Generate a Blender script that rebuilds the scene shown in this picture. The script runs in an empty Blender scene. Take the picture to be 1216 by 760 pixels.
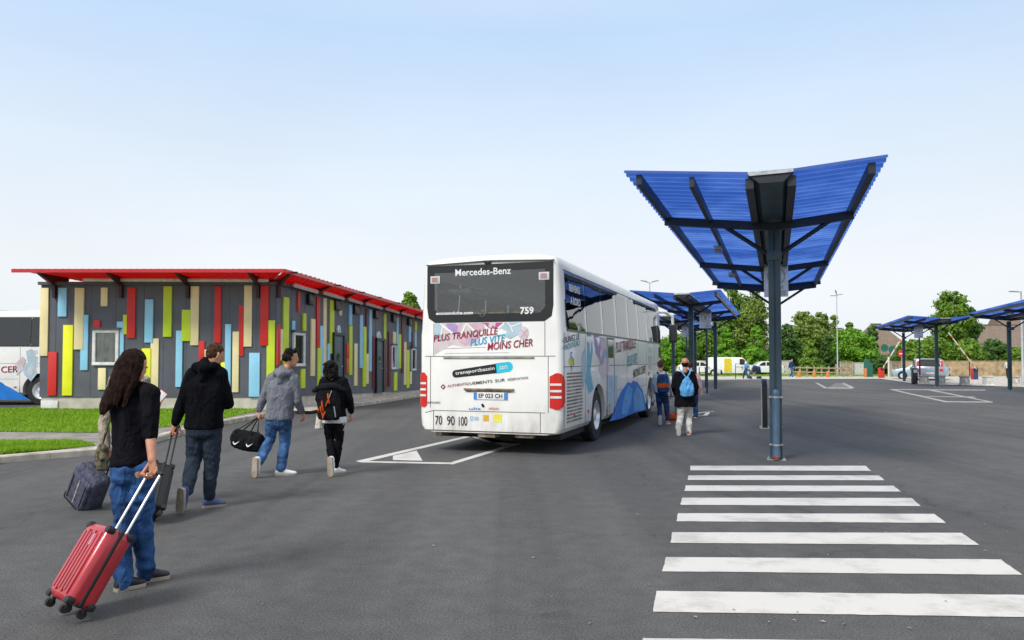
import bpy, bmesh, math, random
from math import sin, cos, pi, radians, sqrt, atan2, hypot
from mathutils import Vector as V, Matrix, noise
import numpy as np
random.seed(7)
scene = bpy.context.scene
COL = scene.collection
CAMH, FPX, PITCH, SHIFT = 1.55, 900.0, math.atan(28/900), 20.0
CP, SP = cos(PITCH), sin(PITCH)

# ---------- camera geometry: turn what was measured in the photo into real positions ----------
def ray(u, v):
    x = (u-608)/FPX; y = (380+SHIFT-v)/FPX
    return V((x, CP-y*SP, SP+y*CP))
def W(u, v, Y):                     # the point at distance Y
    d = ray(u, v); return V((0, 0, CAMH)) + d*(Y/d.y)
def G(u, v, z=0.0):                 # the point at height z
    d = ray(u, v); return V((0, 0, CAMH)) + d*((z-CAMH)/d.z)
def PL(u, v, o, xd):                # coordinates (s, z) on the upright plane through o along xd
    d = ray(u, v); o = V(o); xd = V(xd).normalized(); n = V((xd.y, -xd.x, 0))
    p = V((0, 0, CAMH)); t = (o-p).dot(n)/d.dot(n); q = p+d*t
    return (q-o).dot(xd), q.z

# ---------- materials ----------
def newmat(name):
    m = bpy.data.materials.new(name); m.use_nodes = True
    return m, m.node_tree.nodes, m.node_tree.links, m.node_tree.nodes['Principled BSDF']
def mat(name, col, rough=.6, metal=0, var=.08, scale=6, bump=0, bscale=40, coat=0, spec=.5, sheen=0, dirt=0):
    m, N, L, b = newmat(name)
    b.inputs['Roughness'].default_value = rough; b.inputs['Metallic'].default_value = metal
    b.inputs['Specular IOR Level'].default_value = spec
    if coat: b.inputs['Coat Weight'].default_value = coat; b.inputs['Coat Roughness'].default_value = .06
    if sheen: b.inputs['Sheen Weight'].default_value = sheen; b.inputs['Sheen Roughness'].default_value = .6
    tc = N.new('ShaderNodeTexCoord'); nz = N.new('ShaderNodeTexNoise'); nz.inputs['Scale'].default_value = scale; nz.inputs['Detail'].default_value = 6
    L.new(tc.outputs['Object'], nz.inputs['Vector'])
    rp = N.new('ShaderNodeValToRGB')
    a = [max(0, c*(1-var*2)) for c in col]; c2 = [min(1, c*(1+var*1.6)) for c in col]
    rp.color_ramp.elements[0].position = .3; rp.color_ramp.elements[1].position = .72
    rp.color_ramp.elements[0].color = (*a, 1); rp.color_ramp.elements[1].color = (*c2, 1)
    L.new(nz.outputs['Fac'], rp.inputs['Fac'])
    out = rp.outputs['Color']
    if dirt:
        n2 = N.new('ShaderNodeTexNoise'); n2.inputs['Scale'].default_value = 1.3; n2.inputs['Detail'].default_value = 8; n2.inputs['Distortion'].default_value = .6
        L.new(tc.outputs['Object'], n2.inputs['Vector'])
        mr = N.new('ShaderNodeMapRange'); mr.inputs[1].default_value = .5; mr.inputs[2].default_value = .75; mr.inputs[4].default_value = dirt
        L.new(n2.outputs['Fac'], mr.inputs[0])
        mx = N.new('ShaderNodeMixRGB'); mx.inputs[2].default_value = (.16, .13, .10, 1)
        L.new(mr.outputs[0], mx.inputs[0]); L.new(out, mx.inputs[1]); out = mx.outputs[0]
    L.new(out, b.inputs['Base Color'])
    if bump:
        n3 = N.new('ShaderNodeTexNoise'); n3.inputs['Scale'].default_value = bscale; n3.inputs['Detail'].default_value = 4
        L.new(tc.outputs['Object'], n3.inputs['Vector'])
        bp = N.new('ShaderNodeBump'); bp.inputs['Strength'].default_value = bump; bp.inputs['Distance'].default_value = .01
        L.new(n3.outputs['Fac'], bp.inputs['Height']); L.new(bp.outputs[0], b.inputs['Normal'])
    return m
M = {}
def addbump(m, scale, strength, dist, stretch=(1, 1, 1), distort=1.5):
    N, L = m.node_tree.nodes, m.node_tree.links; b = N['Principled BSDF']; tc = N.new('ShaderNodeTexCoord'); mp = N.new('ShaderNodeMapping'); mp.inputs['Scale'].default_value = stretch; L.new(tc.outputs['Object'], mp.inputs[0])
    n = N.new('ShaderNodeTexNoise'); n.inputs['Scale'].default_value = scale; n.inputs['Detail'].default_value = 3; n.inputs['Distortion'].default_value = distort; L.new(mp.outputs[0], n.inputs['Vector'])
    bp = N.new('ShaderNodeBump'); bp.inputs['Strength'].default_value = strength; bp.inputs['Distance'].default_value = dist; L.new(n.outputs['Fac'], bp.inputs['Height'])
    if b.inputs['Normal'].is_linked: L.new(b.inputs['Normal'].links[0].from_socket, bp.inputs['Normal'])
    L.new(bp.outputs[0], b.inputs['Normal'])
def cloth(name, col, var=.22, scale=9, rough=.9, bscale=220, bump=.25):
    M[name] = mat(name, col, rough, var=var, scale=scale, bump=bump, bscale=bscale, spec=.08 if max(col) < .05 else .2)
    addbump(M[name], 11, .9, .05, (1, 1, .55), 1.2)
cloth('black_cloth', (.008, .008, .011)); cloth('navy_black', (.005, .0052, .008)); cloth('dark_jogger', (.024, .036, .055), .2)
cloth('grey_cloth', (.17, .18, .21), .06, 14); cloth('jeans', (.03, .09, .24), .45, 5); cloth('jeans_light', (.055, .13, .29), .5, 6)
cloth('beige_cloth', (.45, .40, .30)); cloth('white_cloth', (.7, .72, .74), .06); cloth('offwhite', (.62, .6, .54), .1)
cloth('camo', (.13, .11, .075), .6, 22); cloth('navy_cloth', (.02, .05, .14), .3); cloth('sky_bag', (.13, .42, .78), .15)
cloth('orange_cloth', (.55, .09, .02)); cloth('teal_white', (.5, .62, .66), .12); cloth('pink_cloth', (.5, .33, .36)); cloth('bag_black', (.012, .013, .015))
cloth('suit_grey', (.09, .095, .14), .15, 20); cloth('tan_stripe', (.38, .33, .27))
M['skin'] = mat('skin', (.56, .26, .16), .5, var=.12, scale=14, bump=.1, bscale=80)
M['hair_dark'] = mat('hair_dark', (.019, .0075, .0045), .65, spec=.1, var=.4, scale=30, bump=.5, bscale=60)
M['hair_brown'] = mat('hair_brown', (.075, .038, .018), .7, spec=.1, var=.4, scale=40, bump=.5, bscale=70)
M['hair_black'] = mat('hair_black', (.008, .0055, .0045), .7, spec=.2, var=.4, scale=30, bump=.6, bscale=60)
M['hair_red'] = mat('hair_red', (.10, .025, .012), .5, var=.4, scale=30, bump=.5)
M['sole_white'] = mat('sole_white', (.6, .56, .5), .7, bump=.3); M['shoe_white'] = mat('shoe_white', (.75, .77, .8), .6)
M['sole_tan'] = mat('sole_tan', (.40, .33, .26), .8, var=.2, bump=.5); M['shoe_black'] = mat('shoe_black', (.012, .013, .02), .6)
M['shoe_red'] = mat('shoe_red', (.5, .05, .04), .6); M['shoe_blue'] = mat('shoe_blue', (.05, .08, .2), .6); M['shoe_tan'] = mat('shoe_tan', (.4, .2, .1), .6)
for h_ in ('hair_dark', 'hair_brown', 'hair_black', 'hair_red'): addbump(M[h_], 150, .8, .02, (1, 1, .12), .4)
M['eye'] = mat('eye', (.02, .015, .01), .2)
M['red_shell'] = mat('red_shell', (.44, .022, .034), .3, var=.1, coat=.5, bump=.06, bscale=200)
M['black_plastic'] = mat('black_plastic', (.012, .012, .013), .45, bump=.1, bscale=150)
M['black_shell'] = mat('black_shell', (.01, .01, .012), .35)
M['chrome'] = mat('chrome', (.75, .76, .78), .25, 1, var=.03); M['alu'] = mat('alu', (.8, .81, .83), .35, .6, var=.03)
M['rubber'] = mat('rubber', (.016, .016, .017), .8, var=.25, scale=20, bump=.3)
M['bus_white'] = mat('bus_white', (.86, .855, .825), .35, var=.03, scale=2, coat=.5, dirt=.12)
def road_grime(m):
    N, L = m.node_tree.nodes, m.node_tree.links; b = N['Principled BSDF']; src = b.inputs['Base Color'].links[0].from_socket
    tc = N.new('ShaderNodeTexCoord'); sx = N.new('ShaderNodeSeparateXYZ'); L.new(tc.outputs['Object'], sx.inputs[0]); n = N.new('ShaderNodeTexNoise'); n.inputs['Scale'].default_value = 2.6; n.inputs['Detail'].default_value = 9; n.inputs['Roughness'].default_value = .7
    mp = N.new('ShaderNodeMapping'); mp.inputs['Scale'].default_value = (1.6, 1.6, .5); L.new(tc.outputs['Object'], mp.inputs[0]); L.new(mp.outputs[0], n.inputs['Vector'])
    mr = N.new('ShaderNodeMapRange'); mr.inputs[1].default_value = .95; mr.inputs[2].default_value = .32; L.new(sx.outputs[2], mr.inputs[0]); m2 = N.new('ShaderNodeMapRange'); m2.inputs[1].default_value = .38; m2.inputs[2].default_value = .68; L.new(n.outputs['Fac'], m2.inputs[0])
    mu = N.new('ShaderNodeMath'); mu.operation = 'MULTIPLY'; L.new(mr.outputs[0], mu.inputs[0]); L.new(m2.outputs[0], mu.inputs[1]); mv = N.new('ShaderNodeMath'); mv.operation = 'MULTIPLY'; mv.inputs[1].default_value = .6; L.new(mu.outputs[0], mv.inputs[0])
    mx = N.new('ShaderNodeMixRGB'); mx.inputs[2].default_value = (.30, .25, .18, 1); L.new(mv.outputs[0], mx.inputs[0]); L.new(src, mx.inputs[1]); L.new(mx.outputs[0], b.inputs['Base Color'])
road_grime(M['bus_white'])
M['bus_dark'] = mat('bus_dark', (.012, .013, .015), .35)
M['gap'] = mat('gap', (.12, .11, .09), .8); M['grime'] = mat('grime', (.27, .22, .16), .9, var=.4)
M['interior'] = mat('interior', (.5, .5, .5), .8); M['seat_blue'] = mat('seat_blue', (.015, .03, .09), .9, var=.3, scale=20)
M['seat_top'] = mat('seat_top', (.85, .38, .04), .8)
M['lamp_red'] = mat('lamp_red', (.62, .015, .012), .18, coat=.8, var=.05); M['lamp_clear'] = mat('lamp_clear', (.75, .75, .76), .2, coat=.5)
M['lamp_orange'] = mat('lamp_orange', (.7, .2, .03), .25, coat=.5); M['lamp_pink'] = mat('lamp_pink', (.42, .22, .20), .3, coat=.5); M['reflector'] = mat('reflector', (.6, .08, .02), .3)
for n, c in dict(txt_white=(.8, .8, .8), txt_maroon=(.30, .012, .05), txt_cyan=(.03, .36, .62), txt_black=(.015, .015, .018), txt_teal=(.03, .33, .42),
                 lilac=(.42, .30, .54), pale_blue=(.42, .56, .64), pink=(.62, .42, .50), magenta=(.52, .10, .28), pale_pink=(.64, .56, .58),
                 pill_black=(.02, .022, .024), pill_cyan=(.03, .55, .72), sticker_yellow=(.8, .72, .1), sticker_gold=(.7, .42, .05), euro_blue=(.08, .25, .62),
                 swoosh_blue=(.015, .19, .62), swoosh_light=(.10, .38, .78), pale_grey=(.55, .57, .6), teal_brush=(.16, .46, .58), green=(.2, .35, .05)).items():
    M[n] = mat(n, c, .5, var=.08, scale=5, spec=.3)
M['steel_blue'] = mat('steel_blue', (.038, .072, .092), .42, .1, var=.15, scale=3, bump=.05, dirt=.1)
M['steel_dark'] = mat('steel_dark', (.014, .018, .03), .45, .1)
M['pipe_blue'] = mat('pipe_blue', (.075, .13, .20), .4, .2, var=.1)
M['galv'] = mat('galv', (.42, .44, .46), .45, .6, var=.15, scale=12); M['lamp_pole'] = mat('lamp_pole', (.45, .47, .49), .5, .2)
M['sign_white'] = mat('sign_white', (.80, .84, .87), .4); M['rust'] = mat('rust', (.28, .08, .03), .9, var=.3)
M['concrete'] = mat('concrete', (.42, .39, .34), .9, var=.15, scale=5, bump=.5, bscale=60, dirt=.25)
M['concrete_light'] = mat('concrete_light', (.62, .6, .55), .9, var=.1, scale=5, bump=.4, bscale=60, dirt=.15)
M['kerb'] = mat('kerb', (.50, .46, .39), .9, var=.18, scale=4, bump=.6, bscale=50, dirt=.3)
M['plinth'] = mat('plinth', (.56, .52, .45), .9, var=.1, scale=3, bump=.3, dirt=.25)
M['cladding'] = mat('cladding', (.098, .110, .138), .5, var=.10, scale=1.5, bump=.03, dirt=.22)
for n, c in dict(c_red=(.68, .025, .022), c_cream=(.88, .76, .42), c_blue=(.30, .66, .90), c_yellow=(.86, .90, .02), c_lime=(.60, .78, .03), c_maroon=(.13, .018, .035), c_orange=(.55, .12, .04)).items():
    M[n] = mat(n, c, .5, var=.05, scale=2, dirt=.06)
M['wall_trim'] = mat('wall_trim', (.10, .09, .10), .5); M['rim_red'] = mat('roof_red', (.58, .012, .02), .38, var=.08, scale=2, coat=.2)
M['bracket'] = mat('bracket', (.045, .012, .022), .5); M['white_pvc'] = mat('white_pvc', (.78, .78, .77), .4, dirt=.1)
M['blind'] = mat('blind', (.52, .47, .38), .8, var=.25, scale=4); M['door_blue'] = mat('door_blue', (.06, .10, .125), .45)
M['wood'] = mat('wood', (.40, .31, .20), .85, var=.3, scale=8, bump=.3); M['fence_tan'] = mat('fence_tan', (.42, .31, .18), .9, var=.2, scale=2, bump=.3)
M['green_paint'] = mat('green_paint', (.015, .12, .085), .6); M['orange_paint'] = mat('orange_paint', (.6, .2, .05), .7)
M['barrier_red'] = mat('barrier_red', (.55, .035, .025), .5); M['barrier_blue'] = mat('barrier_blue', (.03, .05, .14), .5); M['boom'] = mat('boom', (.72, .66, .6), .5)
M['silver'] = mat('silver', (.36, .39, .42), .3, .5, coat=.5); M['car_blue'] = mat('car_blue', (.32, .44, .52), .3, .3, coat=.5); M['car_white'] = mat('car_white', (.76, .76, .74), .35, coat=.5)
M['van_yellow'] = mat('van_yellow', (.75, .58, .03), .4); M['render_cream'] = mat('render_cream', (.62, .55, .42), .9, var=.1, scale=2)
M['bark'] = mat('bark', (.11, .08, .055), .95, var=.3, scale=10, bump=.6)
def tiles(name, col):
    m, N, L, b = newmat(name); b.inputs['Roughness'].default_value = .85
    tc = N.new('ShaderNodeTexCoord'); br = N.new('ShaderNodeTexBrick'); br.inputs['Scale'].default_value = 1.0
    br.inputs['Brick Width'].default_value = .45; br.inputs['Row Height'].default_value = .3; br.inputs['Mortar Size'].default_value = .03
    br.inputs['Color1'].default_value = (*[c*.9 for c in col], 1); br.inputs['Color2'].default_value = (*[c*1.12 for c in col], 1); br.inputs['Mortar'].default_value = (*[c*.75 for c in col], 1)
    sx = N.new('ShaderNodeSeparateXYZ'); cx = N.new('ShaderNodeCombineXYZ'); L.new(tc.outputs['Object'], sx.inputs[0])
    L.new(sx.outputs[0], cx.inputs[0]); L.new(sx.outputs[2], cx.inputs[1]); L.new(cx.outputs[0], br.inputs['Vector'])
    L.new(br.outputs['Color'], b.inputs['Base Color']); return m
M['roof_tiles'] = tiles('roof_tiles', (.22, .165, .12)); M['roof_tiles_dark'] = tiles('roof_tiles_dark', (.21, .16, .125))
def glassmat(name, tint, alpha, rough=.02):
    m, N, L, b = newmat(name); N.remove(b)
    out = N['Material Output']; tr = N.new('ShaderNodeBsdfTransparent'); tr.inputs[0].default_value = (*tint, 1)
    gl = N.new('ShaderNodeBsdfGlossy'); gl.inputs['Roughness'].default_value = rough; gl.inputs[0].default_value = (.9, .9, .9, 1)
    fr = N.new('ShaderNodeFresnel'); fr.inputs[0].default_value = 1.5
    nz = N.new('ShaderNodeTexNoise'); nz.inputs['Scale'].default_value = 1.1; bp = N.new('ShaderNodeBump'); bp.inputs['Strength'].default_value = .08; bp.inputs['Distance'].default_value = .05
    tc = N.new('ShaderNodeTexCoord'); L.new(tc.outputs['Object'], nz.inputs['Vector']); L.new(nz.outputs['Fac'], bp.inputs['Height']); L.new(bp.outputs[0], gl.inputs['Normal'])
    mr = N.new('ShaderNodeMapRange'); mr.inputs[3].default_value = alpha; mr.inputs[4].default_value = 1; L.new(fr.outputs[0], mr.inputs[0])
    mx = N.new('ShaderNodeMixShader'); L.new(mr.outputs[0], mx.inputs[0]); L.new(tr.outputs[0], mx.inputs[1]); L.new(gl.outputs[0], mx.inputs[2]); L.new(mx.outputs[0], out.inputs[0])
    return m
M['glass_tint'] = glassmat('glass_tint', (.92, .94, .95), .03); M['glass_side'] = glassmat('glass_side', (.82, .88, .92), .08); M['glass_clear'] = glassmat('glass_clear', (.9, .92, .92), .02); M['glass_car'] = glassmat('glass_car', (.12, .14, .15), .1)
M['glass_dark'] = mat('glass_dark', (.012, .015, .018), .05, var=.1, spec=.8)
def sheetblue():
    m, N, L, b = newmat('blue_sheet'); b.inputs['Base Color'].default_value = (.07, .17, .62, 1); b.inputs['Roughness'].default_value = .4
    out = N['Material Output']; tl = N.new('ShaderNodeBsdfTranslucent'); tl.inputs[0].default_value = (.13, .29, .95, 1)
    mx = N.new('ShaderNodeMixShader'); mx.inputs[0].default_value = .62
    tc = N.new('ShaderNodeTexCoord'); nz = N.new('ShaderNodeTexNoise'); nz.inputs['Scale'].default_value = 1.6; nz.inputs['Detail'].default_value = 5; L.new(tc.outputs['Object'], nz.inputs['Vector'])
    rp = N.new('ShaderNodeValToRGB'); rp.color_ramp.elements[0].position = .3; rp.color_ramp.elements[1].position = .75
    rp.color_ramp.elements[0].color = (.055, .165, .60, 1); rp.color_ramp.elements[1].color = (.17, .36, .97, 1); L.new(nz.outputs['Fac'], rp.inputs[0]); L.new(rp.outputs[0], tl.inputs[0])
    L.new(b.outputs[0], mx.inputs[1]); L.new(tl.outputs[0], mx.inputs[2]); L.new(mx.outputs[0], out.inputs[0]); return m
M['blue_sheet'] = sheetblue()
def sheet_tone(m):
    N, L = m.node_tree.nodes, m.node_tree.links
    rp = [n for n in N if n.type == 'VALTORGB'][0]; nzn = [n for n in N if n.type == 'TEX_NOISE'][0]; tc = [n for n in N if n.type == 'TEX_COORD'][0]
    sx = N.new('ShaderNodeSeparateXYZ'); L.new(tc.outputs['Object'], sx.inputs[0]); f = N.new('ShaderNodeMath'); f.operation = 'MULTIPLY'; f.inputs[1].default_value = .95; L.new(sx.outputs[1], f.inputs[0])
    fl = N.new('ShaderNodeMath'); fl.operation = 'FLOOR'; L.new(f.outputs[0], fl.inputs[0]); wn = N.new('ShaderNodeTexWhiteNoise'); wn.noise_dimensions = '1D'; L.new(fl.outputs[0], wn.inputs['W'])
    ad = N.new('ShaderNodeMath'); ad.operation = 'MULTIPLY_ADD'; ad.inputs[1].default_value = .38; L.new(wn.outputs['Value'], ad.inputs[0]); a2 = N.new('ShaderNodeMath'); a2.operation = 'SUBTRACT'; a2.inputs[1].default_value = .19; L.new(nzn.outputs['Fac'], a2.inputs[0]); L.new(a2.outputs[0], ad.inputs[2])
    L.new(ad.outputs[0], rp.inputs[0])
sheet_tone(M['blue_sheet'])
def sheetred():
    m, N, L, b = newmat('roof_red'); b.inputs['Base Color'].default_value = (.60, .015, .02, 1); b.inputs['Roughness'].default_value = .4
    out = N['Material Output']; tl = N.new('ShaderNodeBsdfTranslucent'); tl.inputs[0].default_value = (.80, .035, .035, 1)
    mx = N.new('ShaderNodeMixShader'); mx.inputs[0].default_value = .5; L.new(b.outputs[0], mx.inputs[1]); L.new(tl.outputs[0], mx.inputs[2]); L.new(mx.outputs[0], out.inputs[0]); return m
M['roof_red'] = sheetred()
def leafmat(name, c1, c2):
    m, N, L, b = newmat(name); b.inputs['Roughness'].default_value = .55; b.inputs['Specular IOR Level'].default_value = .3
    out = N['Material Output']; g = N.new('ShaderNodeNewGeometry'); rp = N.new('ShaderNodeValToRGB')
    rp.color_ramp.elements[0].color = (*c1, 1); rp.color_ramp.elements[1].color = (*c2, 1)
    tc = N.new('ShaderNodeTexCoord'); nz = N.new('ShaderNodeTexNoise'); nz.inputs['Scale'].default_value = .7; L.new(tc.outputs['Object'], nz.inputs['Vector'])
    ma = N.new('ShaderNodeMath'); ma.operation = 'MULTIPLY_ADD'; ma.inputs[1].default_value = .55; L.new(g.outputs['Random Per Island'], ma.inputs[0])
    mb = N.new('ShaderNodeMath'); mb.operation = 'MULTIPLY'; mb.inputs[1].default_value = .55; L.new(nz.outputs['Fac'], mb.inputs[0]); L.new(mb.outputs[0], ma.inputs[2])
    L.new(ma.outputs[0], rp.inputs[0]); L.new(rp.outputs[0], b.inputs['Base Color'])
    tl = N.new('ShaderNodeBsdfTranslucent'); L.new(rp.outputs[0], tl.inputs[0]); mx = N.new('ShaderNodeMixShader'); mx.inputs[0].default_value = .3
    L.new(b.outputs[0], mx.inputs[1]); L.new(tl.outputs[0], mx.inputs[2]); L.new(mx.outputs[0], out.inputs[0]); return m
M['leaf_mid'] = leafmat('leaf_mid', (.04, .12, .012), (.27, .44, .05)); M['leaf_dark'] = leafmat('leaf_dark', (.02, .075, .016), (.13, .25, .05))
M['leaf_bright'] = leafmat('leaf_bright', (.04, .16, .012), (.25, .50, .035)); M['leaf_olive'] = leafmat('leaf_olive', (.06, .13, .016), (.33, .44, .09))
M['grass_blade'] = leafmat('grass_blade', (.13, .27, .010), (.34, .56, .03))
def asphalt():
    m, N, L, b = newmat('asphalt'); b.inputs['Roughness'].default_value = .82; b.inputs['Specular IOR Level'].default_value = .35
    tc = N.new('ShaderNodeTexCoord')
    def nz(s, d=6, dist=0, vec=None):
        n = N.new('ShaderNodeTexNoise'); n.inputs['Scale'].default_value = s; n.inputs['Detail'].default_value = d; n.inputs['Distortion'].default_value = dist
        L.new(vec or tc.outputs['Object'], n.inputs['Vector']); return n.outputs['Fac']
    def ramp(f, a, ca, z, cz):
        r = N.new('ShaderNodeValToRGB'); r.color_ramp.elements[0].position = a; r.color_ramp.elements[1].position = z
        r.color_ramp.elements[0].color = (ca, ca, ca, 1); r.color_ramp.elements[1].color = (cz, cz, cz, 1); L.new(f, r.inputs[0]); return r.outputs[0]
    def mul(a, c):
        x = N.new('ShaderNodeMixRGB'); x.blend_type = 'MULTIPLY'; x.inputs[0].default_value = 1; L.new(a, x.inputs[1]); L.new(c, x.inputs[2]); return x.outputs[0]
    base = ramp(nz(.22, 5, .5), .3, .080, .7, .105)
    sp = ramp(nz(75, 3), .36, .66, .68, 1.4)
    mid = ramp(nz(5, 8), .3, .86, .7, 1.12)
    mp = N.new('ShaderNodeMapping'); mp.inputs['Rotation'].default_value = (0, 0, radians(19)); mp.inputs['Scale'].default_value = (1.6, .06, 1); L.new(tc.outputs['Object'], mp.inputs[0])
    tr = ramp(nz(.8, 4, .3, mp.outputs[0]), .35, .84, .6, 1.06)
    vo = N.new('ShaderNodeTexVoronoi'); vo.inputs['Scale'].default_value = 120; L.new(tc.outputs['Object'], vo.inputs['Vector'])
    st = ramp(vo.outputs['Distance'], .05, 1.5, .35, .95)
    c = mul(mul(mul(mul(base, sp), mid), tr), st)
    # hairline cracks in patches, tyre tracks
    ed = N.new('ShaderNodeTexVoronoi'); ed.feature = 'DISTANCE_TO_EDGE'; ed.inputs['Scale'].default_value = .38; wv = N.new('ShaderNodeTexNoise'); wv.inputs['Scale'].default_value = 1.7; wv.inputs['Detail'].default_value = 8; L.new(tc.outputs['Object'], wv.inputs['Vector'])
    va = N.new('ShaderNodeVectorMath'); va.operation = 'MULTIPLY_ADD'; va.inputs[1].default_value = (.9, .9, 0); L.new(wv.outputs['Color'], va.inputs[0]); L.new(tc.outputs['Object'], va.inputs[2]); L.new(va.outputs[0], ed.inputs['Vector'])
    ck = ramp(ed.outputs['Distance'], .002, .62, .006, 1); km = ramp(nz(.13, 2), .5, 1, .56, 0); k2 = N.new('ShaderNodeMixRGB'); L.new(km, k2.inputs[0]); L.new(ck, k2.inputs[1]); k2.inputs[2].default_value = (1, 1, 1, 1); c = mul(c, k2.outputs[0])
    mp2 = N.new('ShaderNodeMapping'); mp2.inputs['Rotation'].default_value = (0, 0, radians(-32)); mp2.inputs['Scale'].default_value = (2.6, .035, 1); L.new(tc.outputs['Object'], mp2.inputs[0]); c = mul(c, ramp(nz(.7, 3, .6, mp2.outputs[0]), .30, .80, .44, 1))
    # oil stains
    ol = ramp(nz(.9, 3, 1.2), .66, 1, .74, .72)
    c = mul(c, ol); L.new(c, b.inputs['Base Color'])
    bp = N.new('ShaderNodeBump'); bp.inputs['Strength'].default_value = .6; bp.inputs['Distance'].default_value = .006
    L.new(nz(90, 3), bp.inputs['Height']); L.new(bp.outputs[0], b.inputs['Normal'])
    return m
M['asphalt'] = asphalt()
def groundmat(name, ca, cb=0, s=4):
    m = mat(name, ca, .95, var=.2, scale=s, bump=.6, bscale=50); return m
M['soil_grass'] = groundmat('soil_grass', (.13, .22, .02)); M['path_grey'] = groundmat('path_grey', (.25, .235, .215), 0, 3); M['pave_light'] = groundmat('pave_light', (.50, .47, .42), 0, 3)
def paintmat():
    m, N, L, b = newmat('road_paint'); b.inputs['Roughness'].default_value = .6
    tc = N.new('ShaderNodeTexCoord'); n = N.new('ShaderNodeTexNoise'); n.inputs['Scale'].default_value = 2.2; n.inputs['Detail'].default_value = 12; n.inputs['Roughness'].default_value = .7; L.new(tc.outputs['Object'], n.inputs['Vector'])
    r = N.new('ShaderNodeValToRGB'); r.color_ramp.elements[0].position = .25; r.color_ramp.elements[1].position = .52; r.color_ramp.elements[0].color = (.33, .32, .30, 1); r.color_ramp.elements[1].color = (.60, .585, .555, 1)
    L.new(n.outputs['Fac'], r.inputs[0]); L.new(r.outputs[0], b.inputs['Base Color'])
    n2 = N.new('ShaderNodeTexNoise'); n2.inputs['Scale'].default_value = 90; L.new(tc.outputs['Object'], n2.inputs['Vector']); bp = N.new('ShaderNodeBump'); bp.inputs['Strength'].default_value = .5; bp.inputs['Distance'].default_value = .004
    L.new(n2.outputs['Fac'], bp.inputs['Height']); L.new(bp.outputs[0], b.inputs['Normal']); return m
M['road_paint'] = paintmat()
M['asphalt_patch'] = mat('asphalt_patch', (.16, .155, .15), .85, var=.15, scale=4, bump=.4)
M['road_paint_worn'] = mat('road_paint_worn', (.36, .35, .33), .8, var=.25, scale=4)

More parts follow.
